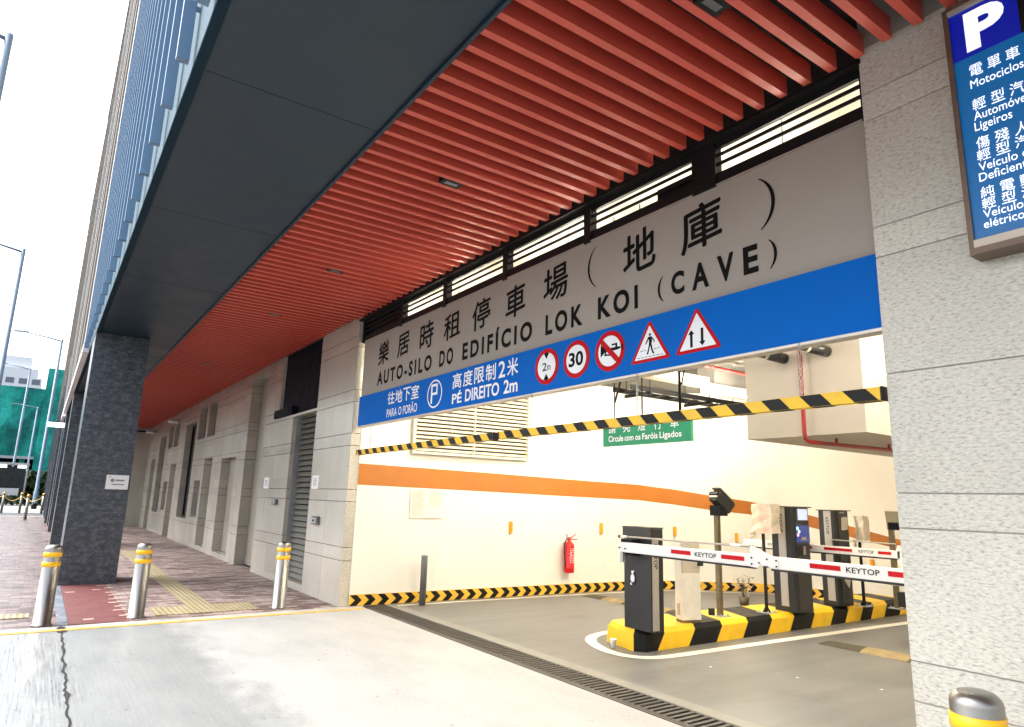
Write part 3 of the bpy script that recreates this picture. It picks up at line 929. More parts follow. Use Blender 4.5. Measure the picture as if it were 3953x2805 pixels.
word(sg, 'letter_white', '2m', -5.138, -4.91, 2.433, 2.555, 3.4675, caps=True, offset=0.022)
c0, c1 = circle(-6.515, 2.588, 0.172, 0.16), circle(-6.515, 2.588, 0.154, 0.143)
for i in range(36):
    j = (i + 1) % 36
    tw.face([(q[0], 3.4675, q[1]) for q in (c0[i], c0[j], c1[j], c1[i])])
for a, b, c, d in ((-6.60, -6.565, 2.482, 2.70), (-6.565, -6.45, 2.672, 2.70), (-6.565, -6.45, 2.575, 2.603), (-6.478, -6.45, 2.603, 2.672)):
    tw.face([(a, 3.4675, c), (b, 3.4675, c), (b, 3.4675, d), (a, 3.4675, d)])
tw.build('parking_symbol', 'letter_white', sg)

def disc_sign(cx, cz, rx, rz, draw, label):
    m = MB()
    m.plate(circle(cx, cz, rx, rz), fy(3.47), 0.003, 0)
    m.plate(circle(cx, cz, rx * 0.755, rz * 0.755), fy(3.467), 0.0015, 1)
    draw(m)
    return tag(m.build('traffic_symbol', ['sign_red', 'sign_white', 'letter_black'], sg), label)
def quad(m, pts, d=0.0025, mi=2, y=3.4665):
    m.plate(pts, fy(y), d, mi)
def d1(m):
    text_y(m, '2', -4.537, -4.475, 2.560, 2.632, 3.4645, mi=2, offset=0.01)
    text_y(m, 'm', -4.468, -4.42, 2.560, 2.602, 3.4645, mi=2, offset=0.005)
    quad(m, [(-4.515, 2.712), (-4.48, 2.664), (-4.445, 2.712), (-4.48, 2.722)])
    quad(m, [(-4.515, 2.484), (-4.48, 2.474), (-4.445, 2.484), (-4.48, 2.532)])
disc_sign(-4.48, 2.598, 0.165, 0.16, d1, 'round red rimmed symbol with 2m between two black wedges')
def d2(m):
    text_y(m, '30', -4.176, -3.994, 2.540, 2.662, 3.4645, mi=2, offset=0.028)
disc_sign(-4.084, 2.600, 0.165, 0.158, d2, 'round red rimmed symbol with the number 30')
def d3(m):
    quad(m, [(-3.785, 2.565), (-3.785, 2.665), (-3.735, 2.622), (-3.735, 2.598)])
    quad(m, [(-3.735, 2.598), (-3.735, 2.622), (-3.62, 2.622), (-3.62, 2.640), (-3.66, 2.640), (-3.66, 2.652), (-3.60, 2.652), (-3.60, 2.622), (-3.565, 2.618), (-3.565, 2.604), (-3.60, 2.598)])
    quad(m, [(-3.555, 2.59), (-3.54, 2.59), (-3.54, 2.632), (-3.555, 2.632)])
    quad(m, [(-3.735, 2.598), (-3.745, 2.57), (-3.66, 2.56), (-3.65, 2.598), (-3.665, 2.598), (-3.672, 2.574), (-3.725, 2.58), (-3.722, 2.598)])
    quad(m, [(-3.805, 2.69), (-3.775, 2.718), (-3.57, 2.522), (-3.602, 2.492)], 0.0045, 0)
disc_sign(-3.687, 2.602, 0.166, 0.160, d3, 'round red rimmed symbol with a struck out black horn')
def rtri(cx, z0, z1, hw, r=0.02, n=5):
    P = [(cx - hw, z0), (cx + hw, z0), (cx, z1)]
    out = []
    for i in range(3):
        p, a, b = Vector(P[i]), Vector(P[i - 1]), Vector(P[(i + 1) % 3])
        u, v = (a - p).normalized(), (b - p).normalized()
        for k in range(n + 1):
            t = k / n
            q = (1 - t) ** 2 * (p + u * r) + 2 * t * (1 - t) * p + t * t * (p + v * r)
            out.append((q.x, q.y))
    return out
def tri_sign(cx, draw, label):
    m = MB()
    m.plate(rtri(cx, 2.455, 2.765, 0.196, 0.035), fy(3.47), 0.003, 0)
    m.plate(rtri(cx, 2.478, 2.722, 0.152, 0.006), fy(3.467), 0.0015, 1)
    draw(m)
    return tag(m.build('traffic_symbol', ['sign_red', 'sign_white', 'letter_black'], sg), label)
def d4(m):
    c = -3.262
    m.plate(circle(c, 2.652, 0.0095, 0.010, 14), fy(3.4665), 0.0025, 2)
    quad(m, [(c - 0.016, 2.636), (c + 0.012, 2.638), (c + 0.020, 2.606), (c + 0.014, 2.580), (c - 0.010, 2.580), (c - 0.010, 2.612)])
    quad(m, [(c - 0.016, 2.636), (c - 0.010, 2.622), (c - 0.040, 2.582), (c - 0.046, 2.588)])
    quad(m, [(c + 0.012, 2.638), (c + 0.044, 2.604), (c + 0.044, 2.588), (c + 0.036, 2.588), (c + 0.036, 2.602), (c + 0.014, 2.622)])
    quad(m, [(c - 0.010, 2.580), (c + 0.006, 2.580), (c - 0.008, 2.545), (c - 0.020, 2.508), (c - 0.034, 2.508), (c - 0.018, 2.548)])
    quad(m, [(c + 0.002, 2.580), (c + 0.015, 2.580), (c + 0.024, 2.540), (c + 0.040, 2.508), (c + 0.026, 2.506), (c + 0.010, 2.540)])
    for k in range(7):
        a = c - 0.125 + k * 0.037
        quad(m, [(a, 2.489), (a + 0.024, 2.489), (a + 0.024, 2.493), (a, 2.493)])
    for a in (-0.092, -0.062, 0.040, 0.068):
        quad(m, [(c + a, 2.538), (c + a + 0.02, 2.538), (c + a + 0.02, 2.542), (c + a, 2.542)])
tri_sign(-3.266, d4, 'red rimmed triangle with a black figure walking over a crossing')
def d5(m):
    for cx, up in ((-2.886, 1), (-2.795, -1)):
        zc, hh = 2.55, 0.06 * up
        quad(m, [(cx - 0.010, zc - hh), (cx + 0.010, zc - hh), (cx + 0.010, zc + hh * 0.5), (cx - 0.010, zc + hh * 0.5)])
        quad(m, [(cx - 0.026, zc + hh * 0.5), (cx + 0.026, zc + hh * 0.5), (cx, zc + hh)])
tri_sign(-2.836, d5, 'red rimmed triangle with one arrow up and one arrow down')

# ================================================================== CLEARANCE BARS
def chain(mb, x, y, z0, z1):
    z, k = z1, 0
    while z > z0 + 0.01:
        pts = []
        for i in range(9):
            a = 2 * math.pi * i / 8
            du, dz = 0.008 * math.cos(a), 0.021 * math.sin(a)
            pts.append((x + (du if k % 2 else 0), y + (0 if k % 2 else du), z - 0.021 + dz))
        mb.tube(pts, 0.0028, 5)
        z -= 0.036
        k += 1
def clearance(label, x0, x1, zl, zr, chains, off, capr):
    t = thing('clearance_bar', label, 'height bar', ((x0 + x1) / 2, 3.45, min(zl, zr) - 0.068), 'hanging height bars')
    def zt(x): return zl + (zr - zl) * (x - x0) / (x1 - x0)
    h = 0.068
    b = MB()
    for y in (3.42, 3.47):
        pass
    b.hexa([(x0, 3.42, zl - h), (x1, 3.42, zr - h), (x1, 3.475, zr - h), (x0, 3.475, zl - h), (x0, 3.42, zl), (x1, 3.42, zr), (x1, 3.475, zr), (x0, 3.475, zl)], 0)
    P = 0.246
    k = -2
    while True:
        a = off + k * P
        k += 1
        if a > x1: break
        q = [(a, 1), (a + 0.123, 1), (a + 0.123 + 0.063, 0), (a + 0.063, 0)]
        if min(p[0] for p in q) < x0 + 0.005 or max(p[0] for p in q) > x1 - 0.005:
            q = [(min(max(p[0], x0 + 0.003), x1 - 0.003), p[1]) for p in q]
            if q[1][0] - q[0][0] < 0.01 and q[2][0] - q[3][0] < 0.01: continue
        for sy, yy in ((1, 3.4185), (-1, 3.4765)):
            b.face([(p[0], yy, zt(p[0]) - (0.001 if p[1] else h - 0.001)) for p in q], 1)
        b.face([(q[3][0], 3.4195, zt(q[3][0]) - h - 0.0015), (q[2][0], 3.4195, zt(q[2][0]) - h - 0.0015), (q[2][0], 3.474, zt(q[2][0]) - h - 0.0015), (q[3][0], 3.474, zt(q[3][0]) - h - 0.0015)], 1)
    b.build('bar', ['yellow', 'black'], t, recalc=False)
    for a, z in ((x0 - 0.012, zl), (x1, zr)):
        MB().box(a, a + 0.012, 3.417, 3.478, z - h - 0.002, z + 0.002).build('end_cap', 'black', t)
    for c in chains:
        m = MB()
        chain(m, c, 3.45, zt(c) - 0.0, 2.375)
        m.build('chain', 'galv', t)
clearance('left yellow and black striped height bar hanging under the sign', -8.555, -5.225, 2.05, 2.066, (-8.18, -6.05, -5.45), -8.54, 0)
clearance('right yellow and black striped height bar hanging under the sign', -5.125, -1.655, 2.068, 2.066, (-4.66, -3.38, -2.10), -5.05, 0)

# ================================================================== PARKING LIGHT SIGN
ps = thing('parking_light_sign', 'backlit blue parking sign with white P in bronze frame on right pillar', 'sign', (-0.8, 3.40, 2.59))
fr = MB()
XL, XR, ZB, ZT = -1.16, -0.30, 2.595, 3.868
fr.box(XL, XL + 0.022, 3.322, 3.44, ZB, ZT)
fr.box(XR - 0.022, XR, 3.31, 3.44, ZB, ZT)
fr.box(XL + 0.022, XR - 0.022, 3.31, 3.44, ZB, ZB + 0.03)
fr.box(XL + 0.022, XR - 0.022, 3.31, 3.44, ZT - 0.022, ZT)
fr.build('frame', 'bronze', ps)
MB().box(XL + 0.022, XR - 0.022, 3.315, 3.43, ZB + 0.03, ZB + 0.068).build('inner_edge', 'bronze_in', ps)
MB().box(XL + 0.022, XR - 0.022, 3.315, 3.43, ZT - 0.042, ZT - 0.022).build('inner_edge', 'bronze_in', ps)
MB().box(XL + 0.022, XR - 0.022, 3.335, 3.43, ZB + 0.068, 3.574).build('blue_face', 'lit_blue', ps)
MB().box(XL + 0.022, -0.865, 3.335, 3.43, 3.574, ZT - 0.042).build('navy_face', 'lit_navy', ps)
MB().box(-0.865, XR - 0.022, 3.335, 3.43, 3.574, ZT - 0.042).build('black_face', 'black', ps)
pt = MB()
yq = 3.333
text_y(pt, 'P', -1.078, -0.915, 3.598, 3.805, yq, offset=0.045)
pt.build('letter', 'lit_white', ps)
pt = MB()
ROW = [('電', -1.078, -1.025, 3.466, 3.526), ('單', -1.005, -0.953, 3.466, 3.526), ('車', -0.933, -0.88, 3.466, 3.526),
       ('輕', -1.083, -1.03, 3.291, 3.351), ('型', -1.008, -0.955, 3.291, 3.351), ('汽', -0.935, -0.882, 3.291, 3.351), ('車', -0.862, -0.809, 3.291, 3.351),
       ('傷', -1.087, -1.034, 3.096, 3.156), ('殘', -1.012, -0.959, 3.096, 3.156), ('人', -0.937, -0.884, 3.096, 3.156), ('士', -0.864, -0.811, 3.096, 3.156),
       ('輕', -1.09, -1.037, 3.036, 3.092), ('型', -1.015, -0.962, 3.036, 3.092), ('汽', -0.942, -0.889, 3.036, 3.092), ('車', -0.869, -0.816, 3.036, 3.092),
       ('純', -1.093, -1.04, 2.857, 2.91), ('電', -1.016, -0.963, 2.857, 2.91), ('動', -0.942, -0.889, 2.857, 2.91),
       ('輕', -1.093, -1.04, 2.80, 2.854), ('型', -1.017, -0.964, 2.80, 2.854), ('汽', -0.943, -0.89, 2.80, 2.854), ('車', -0.87, -0.817, 2.80, 2.854)]
last = None
for ch, a, b, c, d in ROW:
    if last is not None and c != last:
        pt.build('lettering', 'lit_white', ps)
        pt = MB()
    last = c
    text_y(pt, ch, a, b, c, d, yq, offset=0.005)
pt.build('lettering', 'lit_white', ps)
for body, x0, x1, z0, z1 in (('Motociclos', -1.081, -0.872, 3.408, 3.450), ('Automóveis', -1.083, -0.853, 3.243, 3.285), ('Ligeiros', -1.085, -0.938, 3.190, 3.232),
                             ('Veículo de', -1.088, -0.875, 2.988, 3.028), ('Deficientes', -1.092, -0.868, 2.938, 2.978),
                             ('Veículo ligeiro', -1.093, -0.80, 2.760, 2.798), ('elétrico puro', -1.096, -0.83, 2.712, 2.750)):
    word(ps, 'lit_white', body, x0, x1, z0, z1, yq, caps=True, offset=0.008)

# ================================================================== GARAGE SHELL
POLY = [(-8.83, 3.58), (-8.78, 4.5), (-8.74, 5.5), (-8.68, 6.5), (-8.62, 7.4), (-8.54, 8.3), (-8.42, 9.0), (-8.22, 9.4), (-7.97, 9.7),
        (-7.71, 10.07), (-7.42, 10.5), (-7.05, 10.72), (-6.55, 10.8), (-5.9, 10.82), (-5.3, 10.82), (-1.5, 10.82)]
SEG = [0.0]
for a, b in zip(POLY[:-1], POLY[1:]):
    SEG.append(SEG[-1] + math.hypot(b[0] - a[0], b[1] - a[1]))
NRM = []
for i in range(len(POLY)):
    a, b = POLY[max(i - 1, 0)], POLY[min(i + 1, len(POLY) - 1)]
    d = Vector((b[0] - a[0], b[1] - a[1])).normalized()
    NRM.append((d.y, -d.x))
def wp(s, z, off=0.0):
    s = min(max(s, 0.0), SEG[-1])
    i = max(k for k in range(len(SEG) - 1) if SEG[k] <= s + 1e-9)
    t = (s - SEG[i]) / (SEG[i + 1] - SEG[i])
    nx = NRM[i][0] + (NRM[i + 1][0] - NRM[i][0]) * t
    ny = NRM[i][1] + (NRM[i + 1][1] - NRM[i][1]) * t
    return (POLY[i][0] + (POLY[i + 1][0] - POLY[i][0]) * t + nx * off, POLY[i][1] + (POLY[i + 1][1] - POLY[i][1]) * t + ny * off, z)
def wang(s):
    a, b = wp(s - 0.05, 0), wp(s + 0.05, 0)
    return math.atan2(b[1] - a[1], b[0] - a[0])

gw = thing('garage_wall', 'cream inner wall of the garage with orange stripe and chevron skirting', 'wall', (-8.83, 3.58, 0))
b = MB()
ring = []
for i in range(len(POLY)):
    p, n0 = POLY[i], NRM[i]
    ring.append([b.bm.verts.new(c) for c in ((p[0], p[1], -0.15), (p[0], p[1], 4.7), (p[0] - n0[0] * 0.2, p[1] - n0[1] * 0.2, 4.7), (p[0] - n0[0] * 0.2, p[1] - n0[1] * 0.2, -0.15))])
for r0, r1 in zip(ring[:-1], ring[1:]):
    for k in range(4):
        f = b.bm.faces.new([r0[k], r1[k], r1[(k + 1) % 4], r0[(k + 1) % 4]])
        f.smooth = k in (0, 2)
b.bm.faces.new(ring[0])
b.bm.faces.new(ring[-1][::-1])
wo_ = b.build('wall', 'white_paint', gw)
es_ = wo_.modifiers.new('edge_split', 'EDGE_SPLIT')
es_.split_angle = R(50)
BAND = [(0.0, 1.887, 1.597), (2.13, 1.847, 1.563), (3.64, 1.809, 1.534), (5.10, 1.776, 1.510), (5.8, 1.716, 1.452), (6.41, 1.630, 1.377), (7.18, 1.539, 1.315),
        (8.20, 1.330, 1.135), (9.10, 1.133, 0.972), (9.58, 1.028, 0.885), (11.0, 0.74, 0.62), (13.0, 0.36, 0.28)]
def band(s):
    for a, b_ in zip(BAND[:-1], BAND[1:]):
        if a[0] <= s <= b_[0]:
            t = (s - a[0]) / (b_[0] - a[0])
            return a[1] + (b_[1] - a[1]) * t, a[2] + (b_[2] - a[2]) * t
ss = sorted({*[s for s in SEG if s < 13], *[x[0] for x in BAND]})
ob = MB()
for s0, s1 in zip(ss[:-1], ss[1:]):
    (t0, l0), (t1, l1) = band(s0), band(s1)
    ob.face([wp(s0, l0, 0.003), wp(s1, l1, 0.003), wp(s1, t1, 0.003), wp(s0, t0, 0.003)])
bmesh.ops.remove_doubles(ob.bm, verts=ob.bm.verts[:], dist=0.0005)
for f in ob.bm.faces:
    f.smooth = True
ob.build('orange_band', 'orange', gw)
cv = MB()
def strip(s0, s1, z0, z1, off, mi, n=1):
    for k in range(n):
        a, b_ = s0 + (s1 - s0) * k / n, s0 + (s1 - s0) * (k + 1) / n
        cv.face([wp(a, z0, off), wp(b_, z0, off), wp(b_, z1, off), wp(a, z1, off)], mi)
strip(0, 13, 0.004, 0.146, 0.012, 0, 90)
strip(0, 13, 0.146, 0.146, 0.006, 0) if False else None
for k in range(90):
    a, b_ = 13 * k / 90, 13 * (k + 1) / 90
    cv.face([wp(a, 0.146, 0.012), wp(b_, 0.146, 0.012), wp(b_, 0.146, 0.0), wp(a, 0.146, 0.0)], 0)
s = 0.0
while s < 12.7:
    for z0, z1, d0, d1_ in ((0.006, 0.075, 0.0, 0.075), (0.075, 0.144, 0.075, 0.0)):
        cv.face([wp(s + d0, z0, 0.0145), wp(s + 0.098 + d0, z0, 0.0145), wp(s + 0.098 + d1_, z1, 0.0145), wp(s + d1_, z1, 0.0145)], 1)
    s += 0.196
cv.build('chevron_skirting', ['chev_yellow', 'black'], gw)
struct_line = MB()
s = 0.62
while s < 12.6:
    struct_line.face([wp(s, 0.0045, 0.14), wp(s + 0.15, 0.0045, 0.14), wp(s + 0.15, 0.0045, 0.22), wp(s, 0.0045, 0.22)])
    s += 0.15
struct(struct_line.build('floor_marking', 'line_white'))
# remaining garage walls and ceilings
gr = thing('garage_room', 'pale rear enclosure of the garage with raw concrete ceiling', 'room', (-1.4, 8, 0))
MB().box(-1.5, -1.3, 3.87, 11.0, -0.1, 4.7).build('side_wall', 'white_paint', gr)
MB().box(-9.2, -1.3, 3.6, 7.55, 4.70, 4.85).build('high_ceiling', 'white_paint', gr)
cb = MB()
cb.box(-9.2, -1.3, 7.55, 11.1, 3.47, 3.62)
MB().box(-9.2, -1.3, 7.55, 7.85, 3.625, 4.695).build('upstand', 'white_paint', gr)
cb.box(-6.45, -6.15, 7.86, 10.8, 3.15, 3.468)
cb.build('low_ceiling', 'raw_concrete', gr)
tag(MB().box(-4.68, -3.33, 6.55, 9.9, 2.20, 3.465).box(-4.68, -3.33, 6.55, 7.545, 3.4655, 4.695).build('bulkhead', 'beige_paint'),
    'beige boxed bulkhead hanging from the garage ceiling above the right lane', 'bulkhead')

# fluorescent fittings
def fitting(label, x, y, z, L=1.2, r=0.019):
    t = thing('fluorescent_light', label, 'light', (x, y, z), 'fluorescent lights of the garage')
    MB().box(x - 0.022, x + 0.022, y - L / 2, y + L / 2, z + 0.045, z + 0.085).build('housing', 'tower_white', t)
    MB().lathe([(r, -L / 2 + 0.02), (r, L / 2 - 0.02)], (x, y, z), 10, axis='Y').build('tube', 'tube', t)
    h = MB()
    for yy in (y - L * 0.4, y + L * 0.4):
        h.tube([(x, yy, z + 0.085), (x, yy, 4.69 if yy < 7.5 else 3.468)], 0.006, 5)
    h.build('hanger', 'galv', t)
fitting('lit fluorescent tube hanging below the concrete ceiling beside the bulkhead', -5.50, 7.55, 2.93, 1.3, 0.032)
fitting('lit fluorescent tube hidden behind the sign board near the left wall', -7.4, 4.7, 3.45)
fitting('lit fluorescent tube hidden behind the middle of the sign board', -5.0, 4.6, 3.5)
fitting('lit fluorescent tube hidden behind the right end of the sign board', -2.6, 4.7, 3.5)
fitting('lit fluorescent tube hanging near the left wall before the low ceiling', -7.3, 6.9, 3.44)
fitting('lit fluorescent tube over the rear of the left lane', -6.9, 9.2, 3.38)
fitting('lit fluorescent tube over the rear right corner of the garage', -2.4, 9.2, 3.3)
fitting('lit fluorescent tube right of the bulkhead', -2.3, 6.6, 3.35)

# wall louvre
vt = thing('wall_louvre', 'large cream ventilation louvre on the left garage wall', 'vent', (-8.75, 5.35, 2.07))
v = MB()
def lx(y): return -8.765 + (y - 4.3) * 0.045
Y0, Y1, Z0, Z1 = 4.33, 6.36, 2.07, 3.12
for a, b_, c, d in ((Y0, Y0 + 0.04, Z0, Z1), (Y1 - 0.04, Y1, Z0, Z1), (Y0 + 0.04, Y1 - 0.04, Z0, Z0 + 0.035), (Y0 + 0.04, Y1 - 0.04, Z1 - 0.035, Z1), (5.34, 5.355, Z0 + .035, Z1 - .035)):
    v.hexa([(lx(a), a, c), (lx(a) + 0.06, a, c), (lx(b_) + 0.06, b_, c), (lx(b_), b_, c), (lx(a), a, d), (lx(a) + 0.06, a, d), (lx(b_) + 0.06, b_, d), (lx(b_), b_, d)])
v.build('frame', 'cream_metal', vt)
v = MB()
z = Z0 + 0.045
while z < Z1 - 0.08:
    a, b_ = Y0 + 0.042, Y1 - 0.042
    v.hexa([(lx(a) + 0.045, a, z), (lx(b_) + 0.045, b_, z), (lx(b_) + 0.052, b_, z + 0.008), (lx(a) + 0.052, a, z + 0.008),
            (lx(a) + 0.008, a, z + 0.036), (lx(b_) + 0.008, b_, z + 0.036), (lx(b_) + 0.015, b_, z + 0.044), (lx(a) + 0.015, a, z + 0.044)])
    z += 0.060
v.build('slats', 'cream_metal', vt)
v = MB()
v.face([(lx(Y0 + 0.04) + 0.004, Y0 + 0.04, Z0), (lx(Y1 - 0.04) + 0.004, Y1 - 0.04, Z0), (lx(Y1 - 0.04) + 0.004, Y1 - 0.04, Z1), (lx(Y0 + 0.04) + 0.004, Y0 + 0.04, Z1)])
v.build('backing', 'louvre_dark', vt)
# faded notice on the wall
nt = thing('wall_notice', 'faded notice of two printed pages on the cream wall under the orange stripe', 'notice', (-8.75, 4.64, 1.16))
MB().plate([(4.366, 1.16), (4.92, 1.16), (4.92, 1.56), (4.366, 1.56)], lambda a, b, d: (lx(a) - 0.012 + d, a, b), 0.006).build('sheet', 'paper_faint', nt)
p = MB()
rr = random.Random(5)
for c0 in (4.40, 4.67):
    zz = 1.53
    while zz > (1.185 if c0 < 4.5 else 1.30):
        p.plate([(c0, zz), (c0 + 0.20 - rr.random() * 0.08, zz), (c0 + 0.20 - rr.random() * 0.02, zz + 0.009), (c0, zz + 0.009)], lambda a, b, d: (lx(a) - 0.006 + d, a, b), 0.001)
        zz -= 0.0155
p.build('printing', 'print_faint', nt)
# amber reflectors
for s, z0, z1, lab in ((2.50, 0.953, 1.122, 'amber reflector on the cream wall nearest the entrance'), (4.28, 0.936, 1.109, 'amber reflector on the cream wall right of the fire extinguisher'),
                       (5.80, 0.917, 1.068, 'amber reflector on the cream wall between the white machine and the dark cabinet'), (6.89, 0.838, 0.989, 'amber reflector on the curved wall between the two poles'),
                       (9.165, 0.60, 0.70, 'low amber reflector on the rear wall under the far boom')):
    t = thing('wall_reflector', lab, 'reflector', wp(s, z0, 0.0), 'amber reflectors along the wall')
    a = wang(s)
    c = wp(s, (z0 + z1) / 2, 0.022)
    MB().obox(c, (0.05, 0.04, z1 - z0), (0, 0, a)).build('block', 'amber', t, 0.004)
    c = wp(s, z0 - 0.012, 0.018)
    MB().obox(c, (0.03, 0.03, 0.022), (0, 0, a)).build('bracket', 'galv', t)

# fire extinguisher
fe = thing('fire_extinguisher', 'red fire extinguisher hung on the cream wall', 'extinguisher', (-8.53, 7.13, 0.33))
cx, cy = -8.53, 7.13
MB().lathe([(0.075, 0.335), (0.082, 0.345), (0.082, 0.405), (0.084, 0.41), (0.084, 0.42), (0.082, 0.425), (0.082, 0.74), (0.076, 0.775), (0.055, 0.80), (0.03, 0.815), (0.03, 0.835)], (cx, cy, 0), 24).build('body', 'ext_red', fe)
MB().lathe([(0.022, 0.835), (0.026, 0.84), (0.026, 0.87), (0.018, 0.885)], (cx, cy, 0), 14).build('valve', 'ext_red', fe)
MB().tube([(cx, cy, 0.865), (cx + 0.03, cy + 0.05, 0.90), (cx + 0.05, cy + 0.10, 0.935)], 0.008, 6).tube([(cx, cy, 0.85), (cx + 0.03, cy + 0.06, 0.855), (cx + 0.055, cy + 0.12, 0.85)], 0.008, 6).build('lever', 'ext_red', fe)
MB().tube([(cx, cy - 0.02, 0.86), (cx + .01, cy - 0.07, 0.845), (cx + .02, cy - 0.108, 0.79), (cx + .02, cy - 0.115, 0.65), (cx + .02, cy - 0.10, 0.50), (cx + .02, cy - 0.09, 0.43)], 0.011, 8).build('hose', 'rubber', fe)
MB().lathe([(0.011, 0.86), (0.011, 0.91), (0.016, 0.915), (0.016, 0.935)], (cx, cy - 0.045, 0), 10).build('gauge', 'silver', fe)
lb = MB()
rr = random.Random(2)
for row in range(9):
    z0 = 0.70 - row * 0.026
    for kk in range(2):
        a0 = R(-28 + kk * 36 + rr.uniform(-4, 4))
        a1 = a0 + R(rr.uniform(18, 30))
        lb.face([(cx + 0.0835 * math.cos(a0), cy + 0.0835 * math.sin(a0), z0), (cx + 0.0835 * math.cos(a1), cy + 0.0835 * math.sin(a1), z0 + 0.004),
                 (cx + 0.0835 * math.cos(a1), cy + 0.0835 * math.sin(a1), z0 + 0.015), (cx + 0.0835 * math.cos(a0), cy + 0.0835 * math.sin(a0), z0 + 0.012)])
lb.build('printing', 'letter_white', fe)
MB().box(cx - 0.13, cx - 0.075, cy - 0.03, cy + 0.03, 0.72, 0.80).build('bracket', 'galv', fe)

# green hanging sign on black rods
g = thing('green_sign', 'green hanging sign asking drivers to turn on headlights', 'sign', (-4.79, 5.0, 2.046))
MB().box(-5.40, -4.184, 4.98, 5.02, 2.046, 2.345).build('panel', 'green_sign', g)
p = MB()
for k, ch in enumerate('請亮燈行車'):
    a = -5.305 + k * 0.218
    text_y(p, ch, a, a + 0.105, 2.185, 2.295, 4.977, offset=0.012)
p.build('lettering', 'letter_white', g)
word(g, 'letter_white', 'Circule', -5.31, -5.085, 2.095, 2.155, 4.977, caps=True, offset=0.02)
word(g, 'letter_white', 'com', -5.065, -4.935, 2.095, 2.155, 4.977, caps=True, offset=0.02)
word(g, 'letter_white', 'os', -4.91, -4.835, 2.095, 2.155, 4.977, caps=True, offset=0.02)
word(g, 'letter_white', 'Faróis', -4.81, -4.60, 2.095, 2.155, 4.977, caps=True, offset=0.02)
word(g, 'letter_white', 'Ligados', -4.575, -4.295, 2.095, 2.155, 4.977, caps=True, offset=0.02)
for x, r in ((-5.24, 0.006), (-4.83, 0.007), (-4.325, 0.014)):
    MB().tube([(x, 5.0, 2.345), (x, 5.0, 4.69)], r, 6).build('rod', 'black_metal', g)
MB().tube([(-5.235, 5.0, 2.52), (-5.10, 5.0, 2.86)], 0.011, 6).build('brace', 'black_metal', g)
MB().tube([(-4.30, 5.0, 2.60), (-4.19, 5.0, 3.0)], 0.008, 6).build('brace', 'black_metal', g)
# suspended trunking, cable ladder and pipes
t = thing('cable_ladder', 'black cable ladder hanging under the concrete ceiling', 'cable tray', (-6.6, 7.6, 3.1))
m = MB()
for x in (-6.95, -6.60):
    m.box(x, x + 0.03, 6.6, 9.6, 3.02, 3.09)
for k in range(9):
    m.box(-6.92, -6.6, 6.75 + k * 0.33, 6.79 + k * 0.33, 3.03, 3.05)
m.build('ladder', 'black_metal', t)
m = MB()
for y in (6.9, 8.2, 9.4):
    m.box(-7.02, -6.50, y, y + 0.04, 2.975, 3.018)
    for x in (-7.0, -6.53):
        m.tube([(x, y + 0.02, 2.97), (x, y + 0.02, 3.46 if y > 7.5 else 4.69)], 0.007, 5)
m.build('hanger', 'black_metal', t)
tag(MB().box(-6.14, -5.98, 6.0, 7.54, 3.09, 3.22).box(-6.14, -5.98, 7.54, 10.5, 3.02, 3.148).build('trunking', 'cream_metal'), 'pale cable trunking running back under the concrete ceiling', 'trunking')
tag(MB().tube([(-5.72, 5.2, 3.30), (-5.72, 10.5, 3.30)], 0.025, 8).build('sprinkler_pipe', 'pipe_red'), 'straight red sprinkler pipe high beside the bulkhead', 'pipe')
rp_ = thing('fire_pipe', 'thin red pipe dropping down the bulkhead face and running below it', 'pipe', (-3.93, 6.45, 2.1))
MB().tube([(-3.93, 6.46, 4.69), (-3.93, 6.46, 2.22), (-3.93, 6.475, 2.16), (-3.92, 6.52, 2.135), (-3.90, 6.6, 2.13), (-3.68, 9.0, 2.13)], 0.022, 8).build('pipe_run', 'pipe_red', rp_)
for yy in (6.95, 7.9, 8.1):
    xq = -3.90 + (yy - 6.6) * 0.0917
    MB().box(xq - 0.012, xq + 0.012, yy, yy + 0.02, 2.145, 2.199).build('clip', 'pipe_red', rp_)
for x, lab in ((-4.17, 'left'), (-3.68, 'right')):
    t = thing('drain_pipe', 'dark grey drain pipe with white ring, the %s of the pair above the bulkhead front' % lab, 'pipe', (x, 5.9, 3.0), 'dark pipes under the ceiling')
    d = Vector((0.28, 0.55, -0.12)).normalized()
    e = Vector((x, 6.50, 3.065))
    MB().tube([e - d * 0.80, e - d * 0.20], 0.055, 14).build('pipe_run', 'pipe_grey', t)
    MB().tube([e - d * 0.20, e - d * 0.172], 0.062, 14).build('ring', 'cream_metal', t)
    MB().tube([e - d * 0.172, e - d * 0.05, e + Vector((0, 0.06, -0.0))], 0.060, 14).build('socket', 'pipe_grey', t)

# ================================================================== DRAIN
dr = thing('drain_grate', 'long cast iron drain grate across the garage entrance', 'drain', (-5.2, 3.92, 0))
m = MB()
m.box(-8.80, -1.30, 3.776, 3.80, -0.10, 0.004)
m.box(-8.80, -1.30, 4.045, 4.0745, -0.10, 0.004)
m.build('frame', 'cast_iron', dr)
m = MB()
x = -8.79
while x < -1.32:
    m.box(x, x + 0.034, 3.8005, 4.0445, -0.05, 0.003)
    x += 0.062
m.build('bars', 'cast_iron', dr)
MB().box(-8.80, -1.30, 3.8005, 4.0445, -0.15, -0.10).build('channel', 'drain_void', dr)

# ================================================================== ISLAND
isl = MB()
XR0, XL0 = -4.98, -5.64
H, CH = 0.205, 0.045
outline = [(XR0, 10.6), (XL0, 10.6), (XL0, 5.34), (-5.55, 5.20), (-5.08, 5.09), (XR0, 5.17)]
edges = [5.10, 5.34, 5.81, 6.26, 6.72, 7.18, 7.63, 8.07, 8.51, 8.86, 9.23, 9.51, 9.87, 10.3, 10.6]
